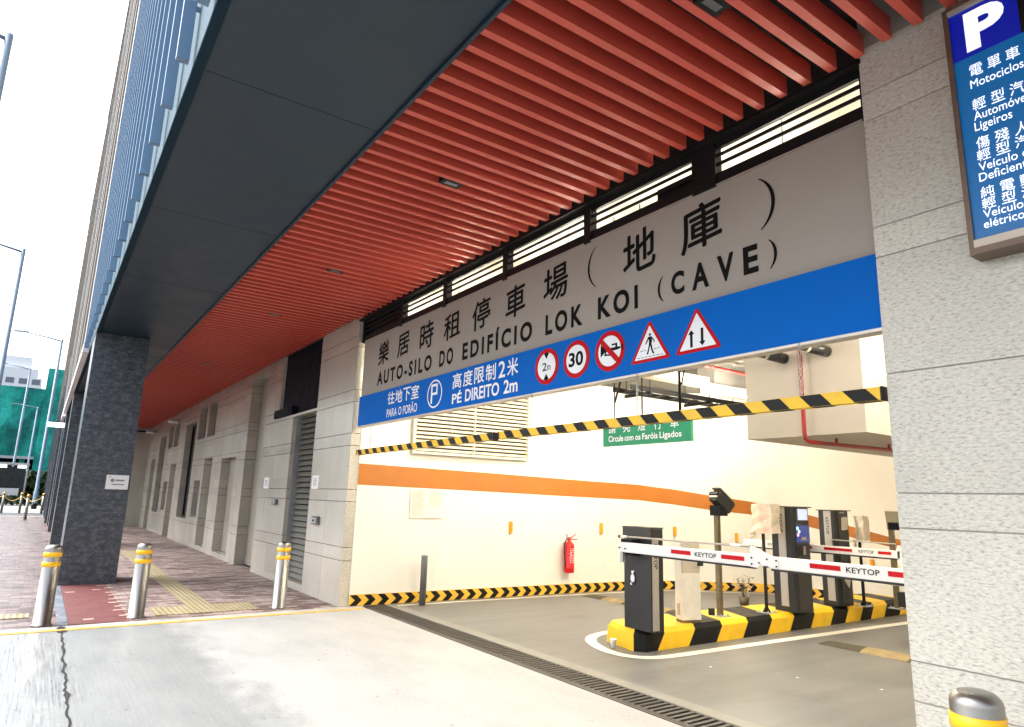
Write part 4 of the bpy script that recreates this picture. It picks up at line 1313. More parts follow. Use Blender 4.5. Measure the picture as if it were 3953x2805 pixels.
# body in slices along Y, each slice one colour; slanted on top
def slice_(a, b_, mi, first=False, last=False):
    # stripes lean forward up the side, then run diagonally back over the top
    def row(y, clampf):
        r = [(XR0, y, 0), (XR0 - 0.005, y + 0.11, H - CH), (XR0 - 0.05, y + 0.13, H), (XL0 + 0.05, y + 0.36, H), (XL0, y + 0.38, H - CH), (XL0, y + 0.38, 0)]
        return [(p[0], min(p[1], 10.6), p[2]) for p in r]
    A, B = row(a, first), row(b_, last)
    for k in range(5):
        isl.face([A[k], B[k], B[k + 1], A[k + 1]], mi)
cols = 1
slc = edges[1:]
mi = 0
for a, b_ in zip(slc[:-1], slc[1:]):
    slice_(a, b_, mi)
    mi = 1 - mi
# nose: black corner then yellow front
a0 = slc[0]
P0 = [(XR0, 5.17, 0), (XR0 - 0.005, 5.175, H - CH), (XR0 - 0.05, 5.19, H)]
Q0 = [(-5.07, 5.09, 0), (-5.075, 5.095, H - CH), (-5.09, 5.13, H)]
S0 = [(-5.56, 5.18, 0), (-5.55, 5.19, H - CH), (-5.53, 5.22, H)]
T0 = [(XL0, 5.30, 0), (XL0, 5.30, H - CH), (XL0 + 0.05, 5.31, H)]
E0 = [(XR0, a0, 0), (XR0 - 0.005, a0 + 0.11, H - CH), (XR0 - 0.05, a0 + 0.13, H)]
K0 = [(XL0, a0 + 0.38, 0), (XL0, a0 + 0.38, H - CH), (XL0 + 0.05, a0 + 0.36, H)]
for A, B, mi in ((P0, E0, 1), (Q0, P0, 1), (S0, Q0, 0), (T0, S0, 0), (K0, T0, 0)):
    for k in range(2):
        isl.face([A[k], B[k], B[k + 1], A[k + 1]], mi)
MID = (-5.33, 5.45, H)
isl.face([Q0[2], P0[2], E0[2], MID], 1)
isl.face([T0[2], S0[2], Q0[2], MID], 0)
isl.face([MID, E0[2], K0[2]], 0)
isl.face([T0[2], MID, K0[2]], 0)
isl.face([(XR0, 10.6, 0), (XL0, 10.6, 0), (XL0, 10.6, H - CH), (XL0 + 0.05, 10.6, H), (XR0 - 0.05, 10.6, H), (XR0 - 0.005, 10.6, H - CH)], 1)
io = isl.build('traffic_island', ['yellow', 'black'])
tag(io, 'yellow and black striped concrete kerb island between the garage lanes', 'kerb island')
# white loop line round the island
path = [(-6.02, 10.4), (-5.98, 7.0), (-5.95, 5.7), (-5.87, 5.28), (-5.66, 5.02), (-5.32, 4.87), (-5.05, 4.84), (-4.86, 4.91), (-4.75, 5.08), (-4.72, 5.4), (-4.68, 7.2), (-4.58, 9.5), (-4.55, 10.4)]
for _ in range(2):
    q = [path[0]]
    for a, b_ in zip(path[:-1], path[1:]):
        q += [(a[0] * .75 + b_[0] * .25, a[1] * .75 + b_[1] * .25), (a[0] * .25 + b_[0] * .75, a[1] * .25 + b_[1] * .75)]
    path = q + [path[-1]]
lp = MB()
wdt = 0.06
L_, R_ = [], []
for i, q in enumerate(path):
    a, b_ = Vector(path[max(i - 1, 0)]), Vector(path[min(i + 1, len(path) - 1)])
    d = (b_ - a).normalized()
    n = Vector((-d.y, d.x))
    L_.append(Vector(q) + n * wdt)
    R_.append(Vector(q) - n * wdt)
for i in range(len(path) - 1):
    lp.face([(L_[i].x, L_[i].y, 0.005), (L_[i + 1].x, L_[i + 1].y, 0.005), (R_[i + 1].x, R_[i + 1].y, 0.005), (R_[i].x, R_[i].y, 0.005)])
struct(lp.build('floor_marking', 'line_white'))
# speed humps
def hump(label, x0, x1, y0, y1, tilt):
    m = MB()
    n = max(2, round((x1 - x0) / 0.45))
    for k in range(n):
        a, b_ = x0 + (x1 - x0) * k / n, x0 + (x1 - x0) * (k + 1) / n
        da, db = tilt * (a - x0), tilt * (b_ - x0)
        e0 = 0.0 if k else 0.0
        pr = [(0, 0.0), (0.06, 0.022), (0.16, 0.036), (0.24, 0.03), (0.33, 0.0)]
        for (u0, h0), (u1, h1) in zip(pr[:-1], pr[1:]):
            ka = 0.0 if k == 0 else 1.0
            m.face([(a, y0 + u0 + da, h0 * (ka or .3) + 0.003), (b_, y0 + u0 + db, h0 + 0.003), (b_, y0 + u1 + db, h1 + 0.003), (a, y0 + u1 + da, h1 * (ka or .3) + 0.003)], (k + 1) % 2)
    tag(m.build('speed_hump', ['hump_yellow', 'hump_dark']), label, 'speed hump', 'worn speed humps')
MT['hump_yellow'] = M('worn hump yellow', (0.27, 0.20, 0.09), 0.6, var=0.4, vs=7, world=True)
MT['hump_dark'] = M('worn hump rubber', (0.05, 0.04, 0.02), 0.6, var=0.35, vs=7, world=True)
hump('worn yellow and black speed hump across the right lane', -4.38, -1.6, 7.20, 7.5, 0.0)
hump('worn yellow and black speed hump across the left lane behind the cabinet', -8.30, -6.15, 7.2, 7.6, 0.0)

# ================================================================== BARRIER GATE
def boom(t, x0, x1, y, z0, z1, marks, rod=True, joint=None):
    h = z1 - z0
    m = MB()
    m.box(x0, (joint or x1) - (0.0 if not joint else 0.02), y, y + 0.05, z0, z1)
    if joint:
        m.box(joint + 0.14, x1, y, y + 0.05, z0, z1)
    arm = m.build('boom_arm', 'arm_white', t, 0.006)
    m = MB()
    for a, b_ in (((x0 + 0.44) if joint else x0, (joint or x1) - 0.02), ((joint or 0) + 0.14, x1)) if joint else ((x0, x1),):
        m.box(a, b_, y + 0.004, y + 0.046, z0 - 0.016, z0 - 0.0005)
    m.build('rubber_edge', 'rubber', arm)
    for kind, a, b_ in marks:
        if kind == 'red':
            MB().plate([(a, z0 + h * 0.40), (b_, z0 + h * 0.40), (b_, z0 + h * 0.78), (a, z0 + h * 0.78)], fy(y - 0.0005), 0.002).build('red_strip', 'red_tape', arm)
        else:
            q = MB()
            text_y(q, 'KEYTOP', a, b_, z0 + h * 0.36, z0 + h * 0.76, y - 0.0025, caps=True, offset=0.012)
            q.build('lettering', 'letter_black', arm)
    return arm
bg_ = thing('barrier_gate', 'charcoal barrier gate cabinet with long white folding boom arm at island front', 'barrier gate', (-5.04, 5.2, 0.205))
m = MB()
m.box(-5.23, -4.85, 5.12, 5.30, 0.207, 1.20)
m.build('cabinet', 'cab_dark', bg_, 0.006)
MB().box(-5.24, -4.842, 5.105, 5.30, 1.202, 1.215).box(-5.237, -4.843, 5.108, 5.119, 1.10, 1.2015).build('cap', 'cab_grey', bg_)
m = MB()
m.plate([(5.135, 0.22), (5.225, 0.22), (5.225, 1.10), (5.135, 1.10)], fx(-4.8495), 0.006)
st = m.build('silver_strip', 'silver', bg_)
q = MB()
text_into(q, 'KEYTOP', (-4.842, 5.16, 1.05), (0, 0, -1), (0, 1, 0), 0.0, 0.24, 0.0, 0.045, caps=True, offset=0.012)
q.build('lettering', 'letter_black', st)
m = MB()
m.plate(circle(-5.095, 0.70, 0.026, 0.040, 20), fy(5.119), 0.014)
m.plate([(-5.107, 0.745), (-5.083, 0.745), (-5.083, 0.772), (-5.107, 0.772)], fy(5.119), 0.016)
m.plate(circle(-5.115, 0.645, 0.012, 0.014, 12), fy(5.119), 0.012)
m.build('added_lock', 'letter_white', bg_)  # plain lock and plate added in place of the white cabinet emblem
m = MB()
m.plate(circle(-5.095, 0.70, 0.036, 0.062, 20), fy(5.1195), 0.008)
m.tube([(-5.10, 5.10, 0.66), (-5.09, 5.10, 0.64), (-5.06, 5.105, 0.645)], 0.006, 6)
m.build('added_lock_plate', 'rubber', bg_)
arm = boom(bg_, -5.128, -1.45, 4.95, 0.962, 1.058, (('red', -4.43, -4.197), ('text', -4.15, -3.91), ('red', -3.86, -3.625), ('red', -3.034, -2.79), ('text', -2.748, -2.504), ('red', -2.447, -2.2), ('text', -2.15, -1.9)), joint=-3.515)
m = MB()
m.plate([(-3.56, 0.962), (-3.50, 0.958), (-3.46, 0.985), (-3.30, 0.968), (-3.30, 1.052), (-3.38, 1.07), (-3.545, 1.135), (-3.56, 1.125)], fy(4.952), 0.012)
m.plate([(-3.56, 0.975), (-3.40, 0.975), (-3.40, 1.03), (-3.56, 1.05)], fy(4.99), 0.012)
m.build('folding_joint', 'arm_white', arm)
m = MB()
for a, b_ in ((-3.545, 1.035), (-3.545, 0.985), (-3.475, 1.0), (-3.40, 1.035), (-3.40, 0.975), (-3.315, 1.03), (-3.315, 0.985), (-5.11, 1.005), (-5.03, 1.0)):
    m.lathe([(0.007, -0.018), (0.007, 0.0)], (a, 4.95, b_), 8, axis='Y')
m.build('bolts', 'black_metal', arm)
MB().tube([(-5.12, 4.955, 1.115), (-3.55, 4.955, 1.124)], 0.009, 8).build('lifting_rod', 'silver', arm)
MB().tube([(-5.10, 4.955, 1.115), (-5.02, 4.955, 1.1155)], 0.013, 8).tube([(-3.76, 4.955, 1.1225), (-3.66, 4.955, 1.1233)], 0.012, 8).build('rod_sleeve', 'arm_white', arm)
MB().box(-5.135, -5.105, 4.94, 4.97, 1.10, 1.13).box(-3.565, -3.535, 4.945, 4.965, 1.11, 1.135).build('rod_end', 'bronze_pole', arm)
MB().box(-5.15, -5.0, 5.0, 5.118, 0.93, 1.09).build('arm_clamp', 'black_metal', bg_)
MB().box(-5.128, -5.09, 4.965, 5.0, 0.86, 0.961).build('arm_counter', 'galv', arm)
# second boom of the far lane with its cabinet beyond
b2 = thing('barrier_gate', 'far barrier gate with thin white boom behind the ticket terminals', 'barrier gate', (-3.75, 8.25, 0))
boom(b2, -6.0, -3.9, 8.2, 0.912, 1.0, (('text', -5.62, -5.46), ('red', -5.25, -4.98), ('red', -4.82, -4.46), ('text', -4.38, -4.20), ('red', -4.15, -4.0)))
MB().tube([(-4.75, 8.21, 1.075), (-3.95, 8.21, 1.075)], 0.008, 6).build('lifting_rod', 'silver', b2)
MB().box(-3.80, -3.45, 8.15, 8.45, 0.006, 1.05).build('cabinet', 'cab_dark', b2, 0.006)
MB().box(-3.93, -3.8005, 8.20, 8.26, 0.84, 1.06).build('side_plate', 'arm_white', b2)

# ================================================================== TICKET TERMINALS
def terminal(label, x0, x1, y0, y1, zt):
    t = thing('ticket_terminal', label, 'ticket machine', ((x0 + x1) / 2, (y0 + y1) / 2, 0.206))
    m = MB()
    m.prism([(x0, y0), (x1 - 0.03, y0), (x1, y0 + 0.03), (x1, y1), (x0, y1)], 0.207, zt - 0.012)
    m.build('cabinet', 'cab_dark', t, 0.004)
    MB().box(x0 - 0.02, x1 + 0.035, y0 - 0.02, y1 + 0.02, zt - 0.012, zt).build('cap', 'cab_grey', t)
    a = x0 + (x1 - x0) * 0.32
    st = MB().plate([(a, 0.27), (a + 0.10, 0.27), (a + 0.10, zt - 0.014), (a, zt - 0.014)], fy(y0 - 0.0005), 0.006).build('silver_strip', 'silver', t)
    q = MB()
    text_into(q, 'KEYTOP', (a + 0.03, y0 - 0.0085, zt - 0.10), (0, 0, -1), (1, 0, 0), 0.0, 0.22, 0.0, 0.036, caps=True, offset=0.012)
    q.build('lettering', 'letter_black', st)
    MB().plate([(y0 + 0.05, 0.24), (y1 - 0.015, 0.24), (y1 - 0.015, zt - 0.03), (y0 + 0.05, zt - 0.03)], fx(x1 + 0.0005), 0.005).build('door_panel', 'cab_grey', t)
    return t
t1 = terminal('ticket terminal with a lit screen standing on the island beside the wrapped pole', -5.215, -4.91, 7.70, 8.04, 1.47)
xf = -4.904
MB().plate([(7.80, 1.305), (8.0, 1.305), (8.0, 1.44), (7.80, 1.44)], fx(xf), 0.006).build('screen', 'screen', t1)
MB().plate([(7.745, 1.035), (8.03, 1.035), (8.03, 1.24), (7.745, 1.24)], fx(xf), 0.006).build('display', 'screen_dark', t1)
m = MB()
for cy_, cz_ in ((7.765, 1.205), (7.80, 1.165)):
    m.plate(circle(cy_, cz_, 0.018, 0.018, 16), fx(xf + 0.0065), 0.004)
m.build('green_lamp', 'led_green', t1)
MB().plate(circle(7.775, 1.125, 0.018, 0.018, 16), fx(xf + 0.0065), 0.004).build('red_lamp', 'led_red', t1)
MB().plate([(7.83, 1.06), (7.96, 1.06), (7.94, 1.10), (7.85, 1.10)], fx(xf + 0.0065), 0.008).build('keypad', 'silver', t1)
MB().plate([(7.75, 0.875), (7.93, 0.875), (7.93, 1.0), (7.75, 1.0)], fx(xf), 0.006).build('card_slot', 'rubber', t1)
MB().plate([(7.87, 0.885), (7.92, 0.885), (7.92, 0.99), (7.87, 0.99)], fx(xf + 0.0065), 0.004).build('slot_light', 'silver', t1)
t2 = terminal('ticket terminal with a torn paper taped on it, behind the one with a screen', -5.20, -4.965, 8.76, 9.08, 1.44)
MB().plate([(8.885, 1.18), (8.93, 1.175), (9.045, 1.185), (9.055, 1.34), (9.02, 1.355), (8.90, 1.345)], fx(-4.959), 0.003).build('paper', 'paper_faint', t2)
MB().plate([(8.88, 0.53), (8.985, 0.43), (9.02, 0.52), (9.03, 0.66), (8.90, 0.66)], fx(-4.959), 0.003).build('paper', 'paper_faint', t2)
MB().plate([(8.86, 1.40), (8.98, 1.40), (8.98, 1.415), (8.86, 1.415)], fx(-4.959), 0.003).build('label_strip', 'silver', t2)
# worn white ticket machine, turned slightly
wm = thing('ticket_dispenser', 'worn white ticket dispenser with beige top standing on the island', 'ticket machine', (-5.10, 5.95, 0.206))
wm.rotation_euler = (0, 0, 0)
rz = R(-16)
def wb(name, x0, x1, y0, y1, z0, z1, mm, bv=0.004):
    m = MB()
    c = Vector((-5.085, 5.845, 0))
    cs, sn = math.cos(rz), math.sin(rz)
    pts = []
    for z in (z0, z1):
        for a, b_ in ((x0, y0), (x1, y0), (x1, y1), (x0, y1)):
            pts.append((c.x + a * cs - b_ * sn, c.y + a * sn + b_ * cs, z))
    m.hexa(pts)
    return m.build(name, mm, wm, bv)
wb('body', -0.14, 0.0, 0.0, 0.235, 0.235, 0.72, 'machine_white')
wb('base', -0.136, -0.004, 0.004, 0.231, 0.206, 0.2345, 'bronze_pole')
wb('head', -0.138, -0.002, 0.012, 0.232, 0.7205, 1.05, 'machine_beige')
wb('front_panel', -0.14, -0.02, -0.004, 0.0115, 0.7205, 1.035, 'machine_white')
wb('nozzle', -0.004, 0.05, 0.20, 0.245, 0.80, 0.88, 'rubber')
vm = wb('vent', -0.10, -0.05, -0.004, -0.0005, 0.28, 0.40, 'silver', 0)
wb('plug_box', 0.03, 0.07, 0.30, 0.36, 0.29, 0.36, 'rubber')
wb('added_lock', -0.07, -0.045, 0.0, 0.004, 0.62, 0.64, 'galv', 0) if False else None

# ================================================================== POLES ON THE ISLAND
def pole(name, label, cat, x, y, zt, r, mm, square=False, group=None):
    t = thing(name, label, cat, (x, y, 0.206), group)
    m = MB()
    if square:
        m.box(x - r, x + r, y - r, y + r, 0.214, zt)
    else:
        m.lathe([(r * 2.4, 0.214), (r * 1.2, 0.26), (r, 0.28), (r, zt)], (x, y, 0), 14)
    m.build('post', mm, t)
    m = MB()
    m.box(x - 0.085, x + 0.085, y - 0.085, y + 0.085, 0.2065, 0.2138)
    for a in (-0.06, 0.06):
        for b_ in (-0.06, 0.06):
            m.lathe([(0.008, 0.2138), (0.008, 0.235)], (x + a, y + b_, 0), 6)
    m.build('base_plate', 'galv', t)
    return t
cp = pole('camera_pole', 'brown pole with a black number plate camera tilted at its top, near the white dispenser', 'camera', -5.22, 6.64, 1.36, 0.027, 'bronze_pole', True, 'camera poles of the garage')
def cam_head(t, c, rot, size, mm, hood):
    m = MB()
    m.obox(c, size, rot)
    h = m.build('housing', mm, t, 0.006)
    from mathutils import Euler
    mt = Euler(rot).to_matrix()
    c = Vector(c)
    f = c + mt @ Vector((0, -size[1] / 2 - 0.004, 0))
    MB().obox(c + mt @ Vector((0, -0.03, size[2] / 2 + 0.008)), (size[0] * 1.12, size[1] * 1.1, 0.01), rot).build('sunshade', hood, h)
    MB().obox(f, (size[0] * 0.84, 0.006, size[2] * 0.8), rot).build('glass_front', 'glass', h)
    MB().obox(c + mt @ Vector((0, 0.02, -size[2] / 2 - 0.03)), (0.05, 0.07, 0.058), rot).build('bracket', 'black_metal', h)
cam_head(cp, (-5.205, 6.72, 1.495), (R(-40), 0, R(-14)), (0.145, 0.25, 0.14), 'cab_dark', 'cam_olive')
MB().obox((-5.235, 6.605, 1.562), (0.13, 0.012, 0.028), (R(-40), 0, R(-14))).build('light_bar', 'arm_white', cp)
MB().obox((-5.23, 6.61, 1.592), (0.15, 0.03, 0.035), (R(-40), 0, R(-14))).build('hood', 'black_metal', cp)
MB().box(-5.29, -5.14, 6.60, 6.74, 1.335, 1.455).build('mount', 'black_metal', cp)
cp2 = pole('camera_pole', 'brown pole with an olive number plate camera at the pillar edge', 'camera', -4.54, 9.36, 1.20, 0.028, 'bronze_pole', True, 'camera poles of the garage')
cam_head(cp2, (-4.53, 9.40, 1.32), (R(28), R(0), R(28)), (0.15, 0.27, 0.13), 'cam_olive', 'cam_olive')
MB().box(-4.60, -4.42, 9.28, 9.40, 0.50, 0.60).build('junction_box', 'machine_beige', cp2)
MB().box(-4.50, -4.40, 9.30, 9.42, 0.24, 0.42).build('control_box', 'rubber', cp2)
def wrapped(label, x, y, zp, x0, x1, z0, z1, dep, pink):
    t = pole('display_pole', label, 'display', x, y, zp, 0.02, 'black_metal', False, 'wrapped displays on poles')
    m = MB()
    n = 5
    rr = random.Random(int(-x * 100))
    def ring(z, k):
        e = 0.008
        pts = []
        for a, b_ in ((x0, y), (x0 + (x1 - x0) * .45, y - 0.03), (x1, y - 0.02), (x1 + 0.01, y + dep), (x0 + 0.02, y + dep)):
            pts.append((a + rr.uniform(-e, e) * k, b_ + rr.uniform(-e, e) * k, z + rr.uniform(-e, e)))
        return pts
    rings = [ring(z0 + (z1 - z0) * i / n, 1.6) for i in range(n + 1)]
    vs = [[m.bm.verts.new(p) for p in r_] for r_ in rings]
    for a, b_ in zip(vs[:-1], vs[1:]):
        for k in range(5):
            f = m.bm.faces.new([a[k], a[(k + 1) % 5], b_[(k + 1) % 5], b_[k]])
            f.material_index = 1 if (k == 1 and pink) else 0
    m.bm.faces.new(vs[0][::-1])
    m.bm.faces.new(vs[-1])
    d = m.build('wrapped_display', ['wrap', 'wrap_pink'], t)
    q = MB()
    pts = []
    for i in range(8):
        pts.append((x0 + (i % 2) * 0.05 - 0.02 + rr.uniform(-.02, .02), y - 0.01 + rr.uniform(-.02, .02), z0 + 0.02 - 0.012 * i))
    q.tube(pts, 0.014, 6)
    q.build('loose_plastic', 'wrap', d)
    if pink:
        q = MB()
        for i in range(6):
            a = x0 + (x1 - x0) * 0.52
            zc = z1 - 0.07 - i * 0.045
            q.tube([(a, y - 0.036, zc), (a + 0.06, y - 0.036, zc - 0.03), (a + 0.10, y - 0.034, zc - 0.012)], 0.0016, 4)
        q.build('red_scribble', 'sign_red', d)
wrapped('black pole with a display wrapped in cream plastic with red scribbles', -5.13, 7.40, 1.14, -5.285, -4.985, 1.135, 1.49, 0.12, True)
wrapped('black pole with a narrow display wrapped in plain pale plastic, behind the terminals', -4.87, 9.16, 1.04, -4.925, -4.79, 1.03, 1.37, 0.10, False)
tag(MB().box(-8.30, -8.22, 9.20, 9.28, 0.35, 0.5).build('x', 'wrap'), 'x', 'x') if False else None
rr = random.Random(21)
for i, (x, y, lab) in enumerate(((-3.62, 5.62, 'tiny white scrap on the garage floor in the middle of the right lane'), (-3.05, 5.9, 'tiny white scrap on the garage floor nearest the right pillar'),
                                 (-4.25, 5.25, 'tiny white scrap on the garage floor near the drain'))):
    m = MB()
    pts = [(x + 0.022 * math.cos(a) * rr.uniform(.5, 1.2), y + 0.018 * math.sin(a) * rr.uniform(.5, 1.2), 0.004 + rr.uniform(0, 0.006)) for a in (0.3, 1.5, 2.7, 4.0, 5.3)]
    m.face(pts)
    tag(m.build('paper_scrap', 'cup'), lab, 'litter', 'scraps of litter')
# pieces on the floor and wall
t = thing('dry_plant', 'small dry plant standing behind the brown camera pole', 'plant', (-6.55, 8.9, 0))
rr = random.Random(9)
m = MB()
for i in range(70):
    a = rr.uniform(0, 6.28)
    c = Vector((-6.55 + rr.uniform(-.12, .12), 8.9 + rr.uniform(-.12, .12), rr.uniform(0.12, 0.42)))
    u = Vector((math.cos(a), math.sin(a), rr.uniform(-.5, .5))) * 0.05
    v_ = Vector((-math.sin(a), math.cos(a), rr.uniform(-.3, .3))) * 0.015
    m.face([c - u, c + v_, c + u, c - v_])
m.build('leaves', 'machine_beige', t)
m = MB()
for i in range(6):
    a = i * 1.05
    m.tube([(-6.55, 8.9, 0.10), (-6.55 + 0.1 * math.cos(a), 8.9 + 0.1 * math.sin(a), 0.38)], 0.005, 4)
m.lathe([(0.06, 0.003), (0.08, 0.12)], (-6.55, 8.9, 0), 12)
m.build('pot', 'bronze_pole', t)
tag(MB().lathe([(0.024, 0.006), (0.032, 0.08), (0.034, 0.082), (0.034, 0.086)], (-5.29, 5.02, 0), 16).build('paper_cup', 'cup'), 'white paper cup standing on the floor at the nose of the kerb island', 'cup')
tag(MB().lathe([(0.045, 0.005), (0.045, 0.655), (0.043, 0.66)], (-8.53, 4.52, 0), 18).build('steel_post', 'grey_post'), 'short grey steel post at the foot of the cream garage wall', 'post')

# ================================================================== BOLLARDS
def bollard():
    t = thing('bollard', 'x', 'bollard', (0, 0, 0), 'stainless steel bollards')
    r = 0.083
    prof = [(r + 0.012, 0.006), (r + 0.012, 0.012), (r, 0.014), (r, 0.785)]
    for k in range(1, 8):
        a = k / 7 * math.pi / 2
        prof.append((r - 0.045 + 0.045 * math.cos(a), 0.785 + 0.045 * math.sin(a)))
    prof.append((0.001, 0.8315))
    MB().lathe(prof, (0, 0, 0), 40).build('post', 'steel', t)
    for z0, z1 in ((0.705, 0.755), (0.605, 0.655)):
        MB().lathe([(r + 0.0005, z0), (r + 0.004, z0 + 0.001), (r + 0.004, z1 - 0.001), (r + 0.0005, z1)], (0, 0, 0), 40).build('reflective_band', 'reflector', t)
    return t
b0 = bollard()
spots = [(-8.955, 0.215, 'leftmost bollard, on the wet brick pavement outside the dark column'), (-9.06, 1.108, 'bollard between the red surfacing and the yellow tactile tiles'),
         (-9.07, 2.73, 'bollard standing in front of the roller shutter'), (-1.13, 2.83, 'bollard in the right foreground before the pale stone pillar')]
for i, (x, y, lab) in enumerate(spots):
    o = b0 if i == 0 else copy_tree(b0)
    o.location = (x, y, 0.002)
    o.rotation_euler = (0, 0, i * 0.7)
    o['label'] = 'stainless ' + lab

# ================================================================== STREET BEYOND
def lamp(label, x, y, h, arm=2.0):
    t = thing('street_lamp', label, 'street lamp', (x, y, -0.02), 'street lamps along the road')
    MB().lathe([(0.14, 0.0), (0.14, 1.1), (0.11, 1.15), (0.075, h)], (x, y, 0), 12).build('post', 'pole_blue', t)
    MB().lathe([(0.16, 0.0), (0.16, 0.35)], (x, y, 0), 12).build('base', 'black_metal', t)
    MB().tube([(x, y, h - 0.15), (x, y - arm * 0.4, h), (x, y - arm, h + 0.16)], [0.05, 0.045, 0.04], 8).build('arm', 'pole_blue', t)
    MB().obox((x, y - arm - 0.3, h + 0.18), (0.22, 0.75, 0.09), (R(3), 0, 0)).build('lamp_head', 'galv', t)
lamp('tall grey street lamp nearest the camera, cut by the left edge', -17.4, -1.97, 11.4)
lamp('grey street lamp second from the camera at the left edge', -34.0, -1.97, 11.35)
lamp('grey street lamp with dark foot beside the dark column', -53.7, -0.15, 11.3)
lamp('slim grey street lamp before the green netting', -81.0, -2.4, 13.0)
lamp('farthest slim street lamp before the green netting, right of the bus shelter', -103.0, -1.63, 11.3)
posts = [(-45.8, -1.53), (-45.55, -0.74), (-36.9, -0.35), (-44.74, 0.24)]
cpost = None
for i, ((x, y), lab) in enumerate(zip(posts, ('leftmost chain post at the far kerb', 'middle chain post at the far kerb', 'nearest chain post standing alone on the brick pavement', 'chain post at the far kerb next to the dark column'))):
    if cpost is None:
        t = thing('chain_post', lab, 'post', (x, y, 0), 'chain posts at the far kerb')
        MB().lathe([(0.06, 0.003), (0.06, 0.95)], (x, y, 0), 12).build('post', 'steel', t)
        MB().lathe([(0.07, 0.95), (0.07, 1.05), (0.03, 1.09)], (x, y, 0), 12).build('cap', 'brass', t)
        cpost = t
    else:
        t = copy_tree(cpost)
        t.location = (x, y, 0.0)
    t['label'] = 'steel ' + lab + ' with brass cap'
def sag(label, a, b_):
    pts = []
    for i in range(11):
        u = i / 10
        pts.append((a[0] + (b_[0] - a[0]) * u, a[1] + (b_[1] - a[1]) * u, 0.92 - 0.28 * 4 * u * (1 - u)))
    tag(MB().tube(pts, 0.02, 5).build('chain', 'brass'), label, 'chain', 'chains between the posts')
sag('sagging brass chain between the left and middle far posts', posts[0], posts[1])
sag('sagging brass chain between the middle far post and the one by the column', posts[1], posts[3])
sag('sagging brass chain leading off the left edge from the leftmost post', (-46.2, -3.1), posts[0])
# bus shelter and planting
bs = thing('bus_shelter', 'white lit bus shelter across the road behind the chain posts', 'shelter', (-64, -2.2, 0))
MB().box(-65.2, -63.0, -6.0, -0.9, 3.0, 3.15).build('roof', 'galv', bs)
for y in (-5.9, -3.4, -1.0):
    MB().box(-65.1, -64.98, y - 0.06, y + 0.06, 0.003, 3.0).build('post', 'galv', bs)
MB().box(-65.05, -65.0, -5.8, -1.1, 0.3, 2.9).build('dark_back', 'glass', bs)
MB().box(-64.2, -63.9, -5.6, -4.2, 2.80, 2.98).box(-64.2, -63.9, -3.1, -2.3, 2.80, 2.98).box(-64.2, -63.9, -1.6, -1.1, 2.80, 2.98).build('light_strip', 'lamp_white', bs)
MB().box(-63.6, -63.5, -2.9, -1.3, 0.55, 1.25).build('white_board', 'tower_white', bs)
MB().box(-63.6, -63.5, -4.6, -3.2, 0.3, 1.9).build('poster_panel', 'tower_white', bs)
def bush(name, label, cat, x0, x1, y0, y1, h, mm, n, size):
    rr = random.Random(int(abs(x0 * 10 + y0)))
    m = MB()
    for i in range(n):
        c = Vector((rr.uniform(x0, x1), rr.uniform(y0, y1), h * (0.08 + 0.92 * rr.random() ** 0.7)))
        u = Vector((rr.gauss(0, 1), rr.gauss(0, 1), rr.gauss(0, 1))).normalized() * size
        v_ = u.orthogonal().normalized() * size * 0.6
        m.face([c - u, c + v_, c + u, c - v_])
    tag(m.build(name, mm), label, cat)
bush('hedge', 'low green hedge along the far pavement', 'hedge', -62.5, -61.7, -3.0, 0.2, 0.7, 'hedge', 900, 0.11)
bush('flower_bed', 'low orange flower bed at the left edge of the far pavement', 'plant', -61.0, -60.0, -4.2, -2.6, 0.75, 'flower', 500, 0.11)
bush('roadside_bush', 'dark green bush behind the bus shelter', 'bush', -72, -68, -3.2, 0.5, 2.6, 'hedge', 1500, 0.28)
# netted building site
nb = thing('netted_building', 'unfinished building wrapped in green debris netting across the road', 'building', (-118, -10, 0))
m = MB()
def wavy(x, y0, y1, z0, z1, ny, nz, seed):
    rr = random.Random(seed)
    g_ = [[(x + rr.uniform(-.25, .25), y0 + (y1 - y0) * i / ny, z0 + (z1 - z0) * j / nz) for j in range(nz + 1)] for i in range(ny + 1)]
    V = [[m.bm.verts.new(p) for p in col] for col in g_]
    for i in range(ny):
        for j in range(nz):
            m.bm.faces.new([V[i][j], V[i + 1][j], V[i + 1][j + 1], V[i][j + 1]]).smooth = True
wavy(-112, -34, -1.25, 5.3, 14.7, 30, 9, 1)
wavy(-111.5, -1.25, 4.0, 0.6, 17.6, 6, 16, 2)
m.box(-130, -112.4, -34, 4.0, 5.3, 14.5)
m.box(-130, -112.0, -1.2, 4.0, 0.1, 17.4)
m.build('netting', 'net', nb)
MB().box(-129, -115, -33.5, -1.3, 0.0, 5.29).build('ground_storey', 'dark_void', nb)
for y in (-31, -26, -21, -16, -11, -6.5, -2.5):
    MB().box(-112.6, -112.1, y - 0.3, y + 0.3, 0, 5.29).build('column', 'net', nb)
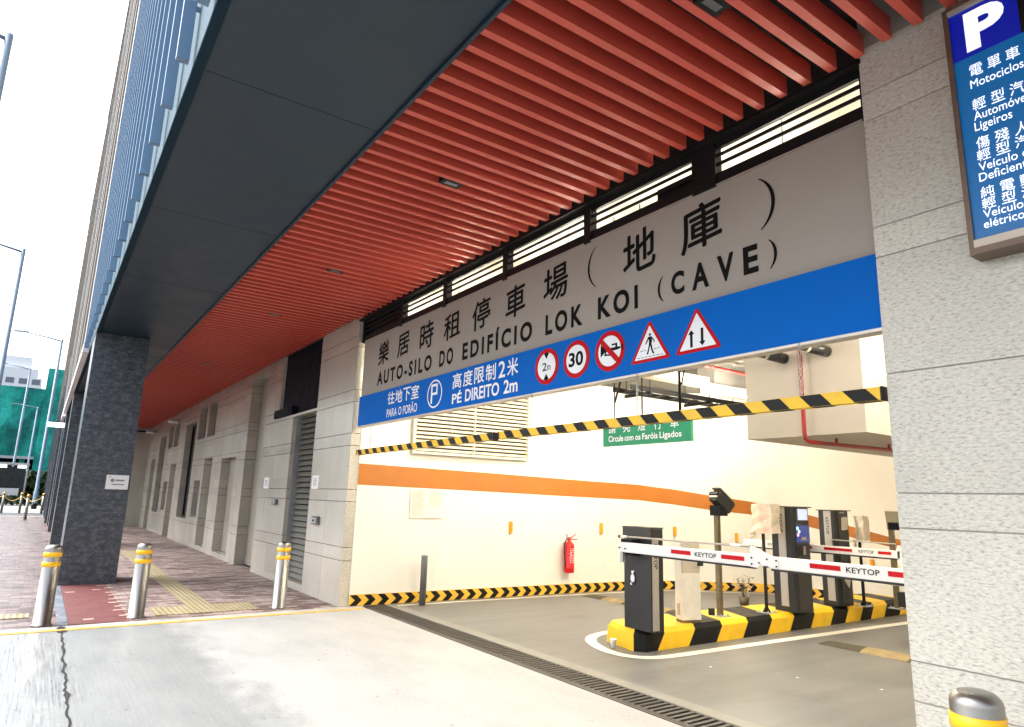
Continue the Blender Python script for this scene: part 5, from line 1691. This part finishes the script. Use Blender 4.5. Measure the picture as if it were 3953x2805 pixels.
MB().box(-112.2, -111.6, -34, -1.25, 5.0, 5.35).build('ledge', 'galv', nb)
# white block behind
wt = thing('white_block', 'white apartment block with stepped roof rising behind the green netting', 'building', (-230, -8, 0))
m = MB()
m.box(-245, -230, -22, -3.8, 0, 31.5)
m.prism([(-245, -20), (-230, -20), (-230, -5), (-245, -5)], 31.5, 34.0)
m.box(-242, -232, -14, -7, 34.0, 37.5)
m.build('walls', 'tower_white', wt)
m = MB()
for z in range(20, 31, 3):
    for y in range(-21, -4, 3):
        m.box(-229.98, -229.9, y, y + 1.9, z + 0.6, z + 2.1)
m.build('window_bands', 'tower_dark', wt)
pb = thing('granite_podium', 'long dark granite podium under the pale towers down the street', 'building', (-56, 0.4, 0))
MB().box(-84, -31.3, 0.41, 12, 0, 7.0).build('walls', 'dark_granite', pb)
for k in range(9):
    MB().box(-34.4 - k * 5.8, -33.2 - k * 5.8, 0.33, 0.4095, 0, 6.98).build('pier', 'dark_granite', pb)
# pale towers further along the same street line
def tower(label, x0, x1, yf, h, nb_):
    t = thing('cream_tower', label, 'building', ((x0 + x1) / 2, yf, 0), 'pale towers beyond the fins')
    MB().box(x0, x1, yf + 0.15, yf + 14, 7.01, h).build('walls', 'cream', t)
    m = MB()
    n = int((x1 - x0) / nb_)
    for k in range(n):
        a = x1 - (k + 1) * nb_
        m.box(a + nb_ * 0.45, a + nb_ * 0.95, yf + 0.10, yf + 0.1495, 8, h - 1.5)
    m.build('window_bands', 'tower_dark', t)
    m = MB()
    for k in range(n + 1):
        a = x1 - k * nb_
        m.box(a - 0.12, a + 0.12, yf - 0.02, yf + 0.10, 7.02, h)
    m.build('pilaster', 'cream', t)
    MB().box(x0 - 0.1, x1 + 0.1, yf - 0.05, yf + 14, h, h + 0.5).build('roof', 'cream', t)
tower('tall cream tower directly beyond the blue finned facade', -52.5, -33.5, 0.36, 27.5, 3.1)
tower('paler cream tower farther along the street beyond the first cream tower', -82, -53.5, 0.42, 30.0, 4.0)
